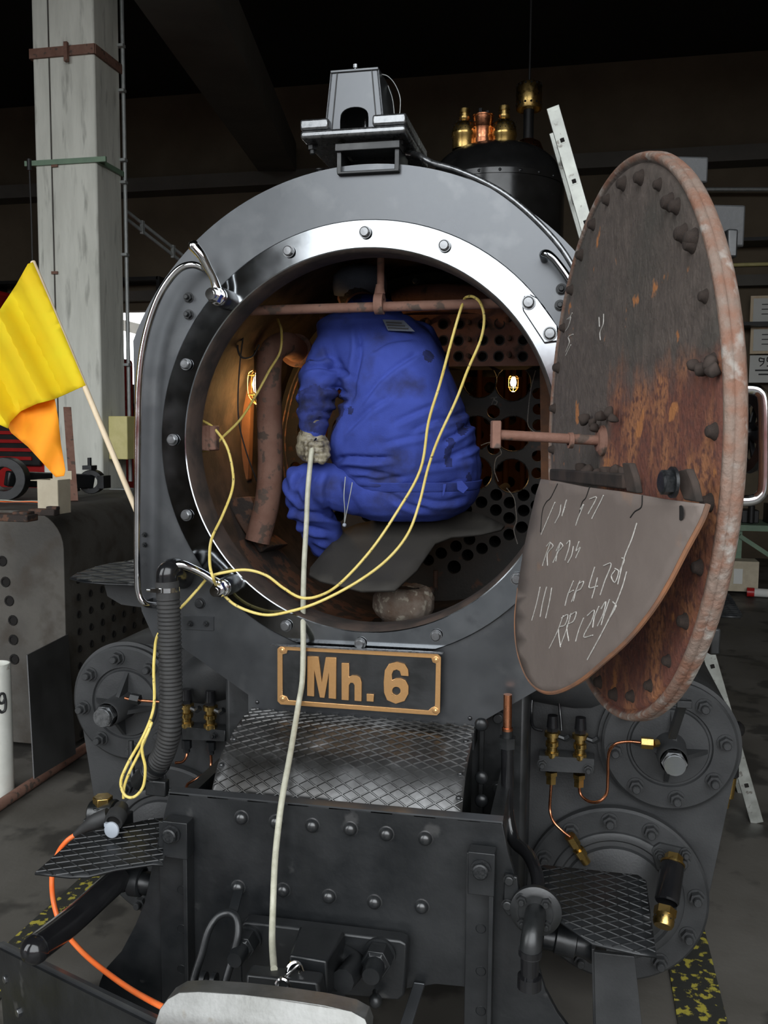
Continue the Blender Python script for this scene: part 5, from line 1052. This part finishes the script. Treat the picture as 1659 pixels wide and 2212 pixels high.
M['flagShade'] = mat('fluorescent_flag_shaded', (1, .30, .008), (1, .36, .01), .8)  # same cloth in shade: the deeper orange paints that shade in
obj('folded_corner', sheet([(20, 905), (60, 878), (118, 862), (126, 905), (132, 960), (141, 1015), (138, 1028), (120, 1031), (95, 1003), (60, 965), (24, 935), (17, 922)], ff2, 13), 'flagShade', FL, solid=.0012, label='folded-back corner, orange painted in for its shade')
obj('flag_socket', MB().cyl(fp1, fp1+(fp1-fp0).normalized()*.06+V((0, 0, 0)), .016).bar(fp1, V((-.76, .05, fp1.z-.02)), .02, .01), 'black', LO)
# ------------------------------------------------------------------ work lamps
def cage_lamp(name, c, ax, s, lab, e_light):
    e = empty(name, c, lab, 'lamp'); ax = V(ax).normalized(); x, y = frame_of(ax)
    obj('bulb', MB().lathe([(0, -.05*s), (.02*s, -.04*s), (.028*s, -.01*s), (.02*s, .02*s), (.012*s, .04*s)], c, ax, n=16), 'bulb', e)
    obj('socket', MB().cyl(c+ax*.04*s, c+ax*.13*s, .02*s), 'ink', e)
    mb = MB()
    for k in range(6):
        d = x*math.cos(k*pi/3)+y*math.sin(k*pi/3); mb.tube([c+ax*.05*s+d*.025*s, c+ax*.03*s+d*.045*s, c-ax*.05*s+d*.045*s, c-ax*.085*s+d*.02*s, c-ax*.09*s], .0022*s, 5, 4)
    for h_ in (.03, -.05): mb.tube([c+ax*h_*s+(x*math.cos(k*pi/8)+y*math.sin(k*pi/8))*.045*s for k in range(17)], .0022*s, 5, 1)
    obj('wire_cage', mb, 'cagem', e)
    l = bpy.data.lights.new(name+'_light', 'POINT'); l.energy = e_light; l.color = (1, .55, .20); l.shadow_soft_size = .03*s
    lo_ = bpy.data.objects.new(name+'_light', l); lo_.location = c-ax*.1*s; COL.objects.link(lo_)
    return e
cage_lamp('inspection_lamp', U(559, 826, .76), (0, 0, 1), .95, 'glowing caged work lamp behind the steam pipe inside the smokebox', 1.7)
cage_lamp('inspection_lamp', U(1109, 824, 2.35), (0, .1, 1), .62, 'small glowing caged lamp seen through a big hole of the tube sheet', 2.4)
# ------------------------------------------------------------------ rubber mat the man sits on
def mY(x, y): return .58-.0030*max(0, y-1120)+.0003*max(0, x-950)
def mf(x, y): return U(x, y, mY(x, y)+.012*math.sin(x*.02))
mo = obj('rubber_mat', sheet([(670, 1226), (700, 1190), (745, 1142), (775, 1130), (850, 1118), (930, 1106), (1000, 1102), (1040, 1110), (1090, 1134), (1082, 1142), (1040, 1152), (975, 1158), (940, 1172), (900, 1230), (868, 1258), (852, 1272), (780, 1274), (730, 1262), (690, 1252), (668, 1240)], mf, 16), 'rubber', label='dark grey rubber mat draped under the sitting mechanic', cat='mat', solid=.010, ang=60)
# ------------------------------------------------------------------ hoses and cables lying over the engine
def run(name, L, r, m, lab, cat, n=10, k=8, **kw): return obj(name, MB().tube([U(*q) for q in L], r, n, k), m, label=lab, cat=cat, **kw)
AH = [(676, 962, .27), (672, 985, .25), (665, 1060, .22), (662, 1130, .19), (657, 1220, .12), (655, 1300, .04), (655, 1360, -.03), (655, 1400, -.062), (653, 1470, -.068), (645, 1520, -.075), (637, 1570, -.15), (625, 1640, -.27), (611, 1715, -.375), (602, 1780, -.42), (594, 1860, -.43), (590, 1950, -.45), (588, 2030, -.54), (592, 2093, -.66)]
ah = empty('air_hose', U(655, 1400, -.06), 'pale braided air hose hanging from the gloved hand over the number plate', 'hose')
obj('hose_line', MB().tube([U(*q) for q in AH], .0088, 12, 8), 'airhose', ah)
p = U(676, 962, .27); obj('nozzle', MB().cyl(p, U(684, 945, .29), .0065).cyl(p+V((0, 0, .004)), p-V((0, .002, .012)), .0105), 'chrome', ah)
def z7(x, y, Y): return (x/2.765, 1200+y/2.765, Y)
YC_ = [z7(738, 1450, -.20), z7(742, 1380, -.20), z7(775, 1290, -.20), z7(845, 1150, -.19), z7(885, 1050, -.185), z7(905, 1000, -.185), z7(882, 1060, -.2), z7(850, 1130, -.205), z7(852, 1190, -.205), z7(868, 1270, -.205), z7(855, 1380, -.205), z7(800, 1442, -.21), z7(745, 1430, -.21), z7(722, 1350, -.21), z7(765, 1240, -.205), z7(850, 1090, -.195), z7(905, 960, -.185), z7(922, 860, -.18), z7(918, 700, -.18), z7(922, 600, -.17), z7(940, 480, -.10), z7(1010, 380, -.06),
 (400, 1303, -.05), (428, 1272, -.04), (450, 1248, -.045), (478, 1238, -.06), (530, 1231, -.05), (575, 1243, -.03), (612, 1270, -.02), (650, 1291, -.02), (690, 1287, .0), (735, 1260, .05), (800, 1190, .12), (855, 1110, .17), (908, 1015, .19), (926, 910, .19), (950, 830, .19), (973, 745, .175), (990, 685, .175),
 (1000, 655, .19), (1006, 643, .215), (1022, 641, .19), (1038, 655, .17), (1046, 688, .17), (1038, 735, .175), (1010, 800, .185), (985, 865, .19), (948, 945, .18), (925, 1010, .18), (905, 1090, .17), (880, 1155, .13), (835, 1210, .08), (770, 1258, .02), (690, 1300, -.02), (625, 1321, -.03), (570, 1328, -.04), (510, 1308, -.045), (475, 1275, -.06), (461, 1250, -.17), (453, 1215, -.14), (457, 1165, -.03), (480, 1115, .06), (501, 1060, .12), (503, 1020, .15), (490, 965, .17), (462, 925, .19), (435, 908, .21), (418, 903, .24), (412, 930, .26), (425, 970, .25), (455, 970, .23), (480, 945, .3), (520, 905, .4), (555, 850, .5), (582, 800, .53), (605, 760, .53), (608, 715, .56), (600, 690, .7)]
obj('yellow_cable', MB().tube([U(*q) for q in YC_], .0046, 8, 6), 'yellow', label='thin yellow cable looping over the crossbar and the door clamp', cat='cable')
OC = [(163, 1803, -.30), (145, 1816, -.31), (128, 1838, -.31), (116, 1870, -.32), (112, 1905, -.33), (116, 1950, -.34), (130, 1995, -.36), (152, 2028, -.40), (190, 2068, -.46), (240, 2108, -.56), (290, 2142, -.66), (345, 2172, -.80), (380, 2188, -.80)]
oc = empty('orange_extension_cable', U(240, 1790, -.3), 'orange extension cable with black socket and grey cap at the left footstep', 'cable')
obj('orange_lead', MB().tube([U(*q) for q in OC], .0075, 12, 8), 'orange', oc)
obj('socket_body', MB().tube([U(163, 1803, -.30), U(185, 1787, -.30), U(205, 1775, -.30), U(235, 1762, -.29)], .02, 16, 6, rf=lambda t, i: .010+.014*min(1, t*1.4)), 'ink', oc)
sb0, sb1 = U(245, 1788, -.36), U(250, 1752, -.24)
obj('socket_ring', MB().lathe([(.018, .004), (.020, -.004), (.027, -.004), (.029, .004), (.029, .03), (.018, .03), (.018, .004)], U(246, 1774, -.34), (-.1, .95, .25), n=28), 'ink', oc)
obj('socket_face', MB().cyl(U(246, 1774, -.33), U(246, 1774, -.325), .019, n=24), 'hole', oc)
obj('plug_body', MB().cyl(U(246, 1774, -.31), U(262, 1745, -.22), .026, .022, n=22), 'ink', oc)
cpx = U(241, 1793, -.38); obj('hinged_cap', MB().lathe([(0, .006), (.018, .005), (.0225, .002), (.0235, -.002), (.021, -.005), (0, -.004)], cpx, (-.05, -1, .1), n=28).box(cpx+V((-.018, .006, .012)), (.012, .01, .01)), 'grey', oc, label='round grey plastic cap')
# ------------------------------------------------------------------ mechanic crouching in the smokebox
MAN = empty('person', U(850, 1120, .5), 'person in blue work clothes crouching inside the smokebox, seen from behind, holding an air hose', 'person')
def PX(v):
    d = v-CP; z = d.dot(FW); return (W/2+FPX*d.dot(RT)/z, H/2-FPX*d.dot(UP)/z)
def creases(L, sg=5.5):
    """cloth creases as valleys with a raised lip: L = [(depth, [(x, y), ...])]"""
    L = [(dp, smooth_path([(x, y, 0) for x, y in P_], 4)) for dp, P_ in L]
    def f(v, n):
        if n.y > .25: return 0
        x, y = PX(v); q = V((x, y, 0)); t_ = 0
        for dp, P_ in L:
            if not (min(p.x for p in P_)-30 < x < max(p.x for p in P_)+30 and min(p.y for p in P_)-30 < y < max(p.y for p in P_)+30): continue
            best = 1e9; sd = 0; tt = 0; m = len(P_)-1
            for i in range(m):
                a, b = P_[i], P_[i+1]; ab = b-a; k = max(0, min(1, (q-a).dot(ab)/ab.length_squared)); c = a+ab*k; dd_ = (q-c).length
                if dd_ < best: best = dd_; sd = 1 if ab.x*(q.y-a.y)-ab.y*(q.x-a.x) > 0 else -1; tt = (i+k)/m
            e_ = min(1, min(tt, 1-tt)*5+.15); s_ = best*sd
            t_ += e_*dp*(-math.exp(-(best/sg)**2)+.75*math.exp(-((s_-2.1*sg)/(1.3*sg))**2))
        return t_
    return f
def remeshed(name, mb, voxel, m, parent, smooth=6, disp=None, **k):
    me = bpy.data.meshes.new(name); me.from_pydata([tuple(v) for v in mb.v], [], mb.f)
    bm = bmesh.new(); bm.from_mesh(me); bmesh.ops.recalc_face_normals(bm, faces=bm.faces); bm.to_mesh(me); bm.free()
    o = bpy.data.objects.new('tmp', me); COL.objects.link(o)
    md = o.modifiers.new('r', 'REMESH'); md.mode = 'VOXEL'; md.voxel_size = voxel
    if smooth: s = o.modifiers.new('s', 'SMOOTH'); s.iterations = smooth; s.factor = .5
    bpy.context.view_layer.update(); dg = bpy.context.evaluated_depsgraph_get(); m2 = bpy.data.meshes.new_from_object(o.evaluated_get(dg))
    bpy.data.objects.remove(o)
    vs = [v.co.copy() for v in m2.vertices]
    if disp: ns = [v.normal.copy() for v in m2.vertices]; vs = [v+n*disp(v, n) for v, n in zip(vs, ns)]
    r = MB(); r.v = vs; r.f = [tuple(p.vertices) for p in m2.polygons]
    return obj(name, r, m, parent, ang=80, **k)
def rows_mb(R):
    """stack of ellipse sections given by left and right pixel, depth and half-thickness"""
    mb = MB(); n = 28; P_ = []
    for y, xl, xr, Yc_, dd_ in R:
        a, b = U(xl, y, Yc_), U(xr, y, Yc_); c = (a+b)/2; w = (b-a)/2
        P_.append([c+w*math.copysign(abs(math.cos(t))**.85, math.cos(t))+V((0, dd_, 0))*math.copysign(abs(math.sin(t))**.85, math.sin(t)) for t in [2*pi*i/n for i in range(n)]])
    for ring_ in P_: mb.v += ring_
    m = len(P_)
    for i in range(m-1): mb.f += [(i*n+j, i*n+(j+1) % n, (i+1)*n+(j+1) % n, (i+1)*n+j) for j in range(n)]
    mb.f += [tuple(range(n)), tuple(range((m-1)*n, m*n))]
    return mb
def interp(R, k=3):
    o = []
    for a, b in zip(R, R[1:]): o += [tuple(p+(q-p)*i/k for p, q in zip(a, b)) for i in range(k)]
    return o+[R[-1]]
TOR = [(672, 760, 850, .58, .05), (682, 715, 885, .56, .10), (697, 688, 912, .53, .13), (725, 688, 938, .50, .15), (765, 715, 958, .47, .165), (820, 738, 980, .45, .175), (870, 745, 998, .44, .18), (905, 732, 1012, .44, .18), (940, 720, 1026, .44, .18), (975, 716, 1036, .45, .18), (1005, 722, 1041, .46, .18), (1030, 738, 1040, .47, .175), (1048, 752, 1036, .48, .17)]
def lp_(L): return [(U(x, y, Y), r*MPP(Y)) for x, y, Y, r in L]
jk = rows_mb(interp(TOR))
jk.limb(lp_([(735, 728, .47, 44), (712, 770, .42, 47), (692, 815, .38, 47), (683, 855, .345, 44)]))
jk.limb(lp_([(683, 855, .345, 44), (678, 885, .33, 40), (676, 915, .32, 34), (677, 924, .315, 32)]))
jk.limb(lp_([(900, 735, .62, 44), (930, 790, .78, 42), (900, 850, .92, 38), (850, 860, 1.02, 32)]))
jk.limb(lp_([(790, 690, .60, 55), (830, 690, .60, 45)]))
def ridge(t): return 1-abs(math.sin(t))*2
CJ = creases([(.014, [(772, 700), (776, 760), (764, 820), (757, 870)]), (.009, [(772, 880), (820, 820), (880, 775), (905, 760)]), (.008, [(736, 945), (790, 890), (850, 850)]), (.016, [(722, 996), (750, 988), (800, 990), (852, 988)]), (.010, [(742, 1010), (790, 1016), (840, 1026)]), (.009, [(765, 1028), (820, 1036), (880, 1030)]),
 (.012, [(950, 912), (985, 898), (1008, 888)]), (.014, [(955, 955), (990, 935), (1022, 910)]), (.012, [(965, 990), (1005, 972), (1036, 955)]), (.008, [(880, 935), (930, 912), (965, 900)]), (.008, [(845, 915), (900, 890), (945, 872)]), (.007, [(820, 960), (880, 945), (930, 935)]), (.008, [(800, 760), (840, 735), (900, 730)]), (.007, [(900, 1010), (960, 1000), (1030, 985)]),
 (.014, [(652, 800), (690, 792), (735, 800), (765, 818)]), (.013, [(690, 838), (725, 838), (757, 852)]), (.012, [(700, 865), (730, 868), (752, 862)]), (.010, [(648, 850), (665, 842), (700, 850)]), (.012, [(655, 895), (690, 888), (735, 898)]), (.010, [(668, 915), (700, 905), (728, 912)]), (.009, [(700, 735), (715, 770), (745, 795)]), (.009, [(665, 770), (690, 775), (720, 765)])])
def folds_jacket(v, n):
    return folds_j0(v, n)*.5+CJ(v, n)
def folds_j0(v, n):
    a = v.x*.55-v.z*.0+v.z*.84          # drag lines rising to the right
    w = noise.noise(v*6)*1.7
    f = math.sin((v.z*.8-v.x*.62)*62+w*4)*.5+.5
    g = max(0, noise.noise(V((v.x*3, v.y*3, v.z*3+5)))+.15)
    low = max(0, min(1, (-.06-v.z)/.16))
    armz = max(0, min(1, (-.28-v.x)/.05))+(1 if v.x < -.2 else 0)*0
    d = -.015*(1-f)**2*g*1.8*(.5+low)
    d += -.016*low*max(0, math.sin(v.z*95+noise.noise(v*9)*5+v.x*9))**3
    d += armz*.011*math.sin(v.z*85+noise.noise(v*10)*6+v.y*20)
    d += .014*noise.noise(v*7)+.007*noise.noise(v*18)
    return d
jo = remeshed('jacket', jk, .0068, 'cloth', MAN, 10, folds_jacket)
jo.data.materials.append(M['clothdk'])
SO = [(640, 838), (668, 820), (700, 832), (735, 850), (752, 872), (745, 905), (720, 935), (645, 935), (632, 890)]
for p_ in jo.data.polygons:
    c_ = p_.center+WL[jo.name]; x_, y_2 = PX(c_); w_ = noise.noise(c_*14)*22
    if in_poly((x_+w_, y_2+w_), SO) or (noise.noise(c_*7)+.6*noise.noise(c_*22) > .52 and (y_2 < 790 or x_ > 960)): p_.material_index = 1  # soiled sleeve and hip; dark shoulder patches paint in the shade there
# soiled sleeve cuff area and hem as real cloth pieces
hem = MB(); n_ = 40
HM = [(1037, 742, 1042, .475, .182), (1050, 752, 1039, .482, .179), (1056, 758, 1036, .485, .176)]
hm_ = rows_mb(HM); obj('jacket_hem', hm_, 'cloth', MAN, ang=60, bevel=.002)
tr = rows_mb(interp([(1035, 745, 1034, .48, .165), (1060, 742, 1036, .48, .17), (1085, 740, 1025, .49, .165), (1105, 760, 1005, .50, .15), (1122, 800, 965, .52, .11)]))
tr.limb(lp_([(930, 1065, .50, 60), (850, 1065, .46, 58), (760, 1058, .40, 56), (690, 1046, .36, 50), (655, 1045, .35, 45)]))
tr.limb(lp_([(655, 1048, .35, 45), (662, 1085, .38, 46), (685, 1130, .44, 46), (712, 1175, .52, 40)]))
tr.limb(lp_([(960, 1060, .60, 58), (940, 1080, .85, 52), (900, 1090, 1.02, 46)])); tr.limb(lp_([(900, 1090, 1.02, 46), (860, 1150, .95, 40), (840, 1190, .85, 34)]))
CT = creases([(.010, [(742, 1032), (752, 1070), (780, 1110)]), (.009, [(718, 1020), (705, 1060), (712, 1110)]), (.010, [(690, 1015), (670, 1050), (668, 1090)]), (.010, [(655, 1015), (640, 1050), (645, 1085)]), (.014, [(612, 1095), (650, 1108), (700, 1112), (760, 1128)]), (.013, [(618, 1118), (660, 1138), (720, 1150)]), (.011, [(632, 1140), (670, 1162), (715, 1172)]), (.008, [(830, 1060), (880, 1090), (930, 1100)]), (.007, [(900, 1075), (950, 1085), (1010, 1075)]), (.010, [(650, 1165), (680, 1180), (705, 1190)])])
def folds_tr(v, n):
    return folds_t0(v, n)*.6+CT(v, n)
def folds_t0(v, n):
    k = max(0, min(1, (-.30-v.x)/.14+.6))
    d = k*.011*math.sin((v.x*1.0+v.z*.55)*110+noise.noise(v*8)*5)
    d += .006*noise.noise(v*8)+.003*noise.noise(v*22)
    return d
remeshed('trousers', tr, .0068, 'cloth', MAN, 10, folds_tr)
# body: continuous skin figure under the clothes, with the head bent forward
hc_ = U(778, 640, .74)
bd = rows_mb(interp([(y, xl+14, xr-14, Y, d*.85) for y, xl, xr, Y, d in TOR if xr-xl > 110]))
bd.limb(lp_([(735, 728, .47, 34), (692, 815, .38, 32), (683, 855, .345, 28), (676, 915, .32, 22), (676, 950, .315, 19)]))
bd.limb(lp_([(930, 1065, .50, 48), (760, 1058, .40, 44), (655, 1045, .35, 34), (685, 1130, .44, 32), (712, 1180, .52, 24)]))
bd.limb(lp_([(960, 1060, .60, 46), (900, 1090, 1.02, 36), (840, 1190, .85, 24)])); bd.limb(lp_([(900, 735, .62, 34), (930, 790, .78, 32), (850, 860, 1.02, 24)]))
bd.limb([(U(810, 700, .58), .062), (hc_+V((.01, -.05, -.03)), .058)])
bd.ball(hc_, .092, (.84, 1.0, 1.15), n=24)
fd = V((-.35, .9, -.25)).normalized(); fx = fd.cross(ZZ).normalized(); fu = fx.cross(fd)
bd.ball(hc_+fd*.075-fu*.02, .02, (.7, 1.2, 1.2)); bd.ball(hc_+fd*.05-fu*.06, .045, (1, 1, .8))
for s in (-1, 1): bd.ball(hc_+fx*s*.078-fu*.01, .02, (.5, .8, 1.3)); bd.ball(hc_+fx*s*.032+fd*.07+fu*.01, .013)
bd.ball(hc_+fd*.082-fu*.055, .014, (1.5, 1, .5))
remeshed('body', bd, .009, 'skin', MAN, 4)
obj('hair', MB().ball(hc_-fd*.012+V((0, 0, .012)), .097, (.86, .98, 1.08), n=24), 'hair', MAN)
capm = MB().lathe([(.100, -.01), (.104, .02), (.098, .06), (.07, .088), (.03, .098), (0, .10)], hc_+V((0, 0, .02)), (V((0, -.25, 1))), n=28)
cv = [hc_+V((0, 0, .02))+fd*.085+fx*(.07*math.cos(t))+fd*(.075*max(0, math.sin(t))) for t in [pi*i/10 for i in range(11)]]
capm.prism(cv, (0, 0, .006))
obj('cap', capm, 'cap', MAN, solid=.003)
obj('head_strap', MB().tube([U(742, 652, .68), U(748, 640, .66), U(756, 632, .66)], .004, 8), 'yellow', MAN)
obj('jacket_badge', MB().prism([U(826, 690, .355), U(872, 692, .355), U(896, 716, .345), U(838, 714, .342)], (0, .004, 0)), 'cap', MAN)
for i in range(3): obj('badge_print', MB().bar(U(834+i*2, 696+i*6, .350-i*.004), U(868+i*7, 698+i*6, .350-i*.004), .002, .004), 'ink', MAN)
# belt tab, drawcords
obj('belt_tab', MB().prism([U(x, y, .29) for x, y in [(986, 1040), (998, 1038), (1012, 1054), (1001, 1066), (988, 1058)]], (0, .006, 0)), 'cloth', MAN, bevel=.001)
obj('belt_loop', MB().prism([U(x, y, .305) for x, y in [(957, 1046), (964, 1045), (960, 1066), (956, 1074)]], (0, .004, 0)), 'cloth', MAN)
obj('drawcord', MB().tube([U(746, 1030, .30), U(743, 1070, .285), U(745, 1105, .285), U(744, 1130, .29), U(749, 1105, .285), U(758, 1060, .285), U(761, 1042, .29)], .0016, 6), 'galv', MAN)
obj('cord_stop', MB().ball(U(744, 1134, .29), .007), 'grey', MAN)
# gloved left hand closed round the hose
gc = U(672, 970, .30); gs = MPP(.3)
def G(x, y, Y): return U(x, y, Y)
gl = MB()
gl.limb([(G(677, 936, .315), 27*gs), (G(668, 950, .31), 27*gs), (G(662, 968, .305), 25*gs)])
gl.limb([(G(664, 948, .31), 24*gs), (G(690, 955, .32), 20*gs)])
gl.ball(G(664, 972, .305), 26*gs, (1, .8, 1))
for i, (y0, L_) in enumerate([(958, 1.0), (971, 1.06), (983, 1.0), (993, .86)]):     # fingers curling round the hose, seen from the back of the hand
    r = (8.2-.5*i)*gs
    gl.limb([(G(652+3*i, y0-2, .285), r), (G(672, y0+1, .262), r*1.0), (G(672+22*L_, y0+2, .262), r*.96), (G(672+34*L_, y0, .285), r*.9), (G(684+10*L_, y0, .31), r*.85)])
gl.limb([(G(690, 948, .30), 12*gs), (G(702, 962, .285), 11.5*gs), (G(704, 982, .275), 11*gs), (G(696, 996, .27), 9*gs)])
def gfold(v, n): return .0010*math.sin(v.z*260+noise.noise(v*30)*3)+.001*noise.noise(v*50)
remeshed('glove', gl, .0032, 'leather', MAN, 3, gfold)
obj('glove_cuff', MB().tube([G(675, 905, .318), G(673, 925, .316), G(671, 946, .313)], .05, 28, 6, rf=lambda t, i: (28-3*math.sin(t*3))*gs), 'leather', MAN)
g2 = MB().ball(U(840, 862, 1.05), .045, (1.1, .8, .8))
for i in range(4): q = U(820, 850+9*i, 1.07); g2.limb([(U(840, 852+7*i, 1.06), .013), (q, .012), (q+V((-.02, .03, -.01)), .011)])
g2.limb([(U(845, 848, 1.05), .014), (U(828, 838, 1.03), .012)])
remeshed('glove', g2, .004, 'leather', MAN, 2)
for (x, y, Y, dx) in [(716, 1186, .56, .14), (838, 1196, .84, .14)]:
    p = U(x, y, Y); b = MB().limb([(p, .045), (p+V((.02, .02, -.03)), .046), (p+V((.03, .14, -.045)), .040)])
    remeshed('boot', b, .006, 'boot', MAN, 3)
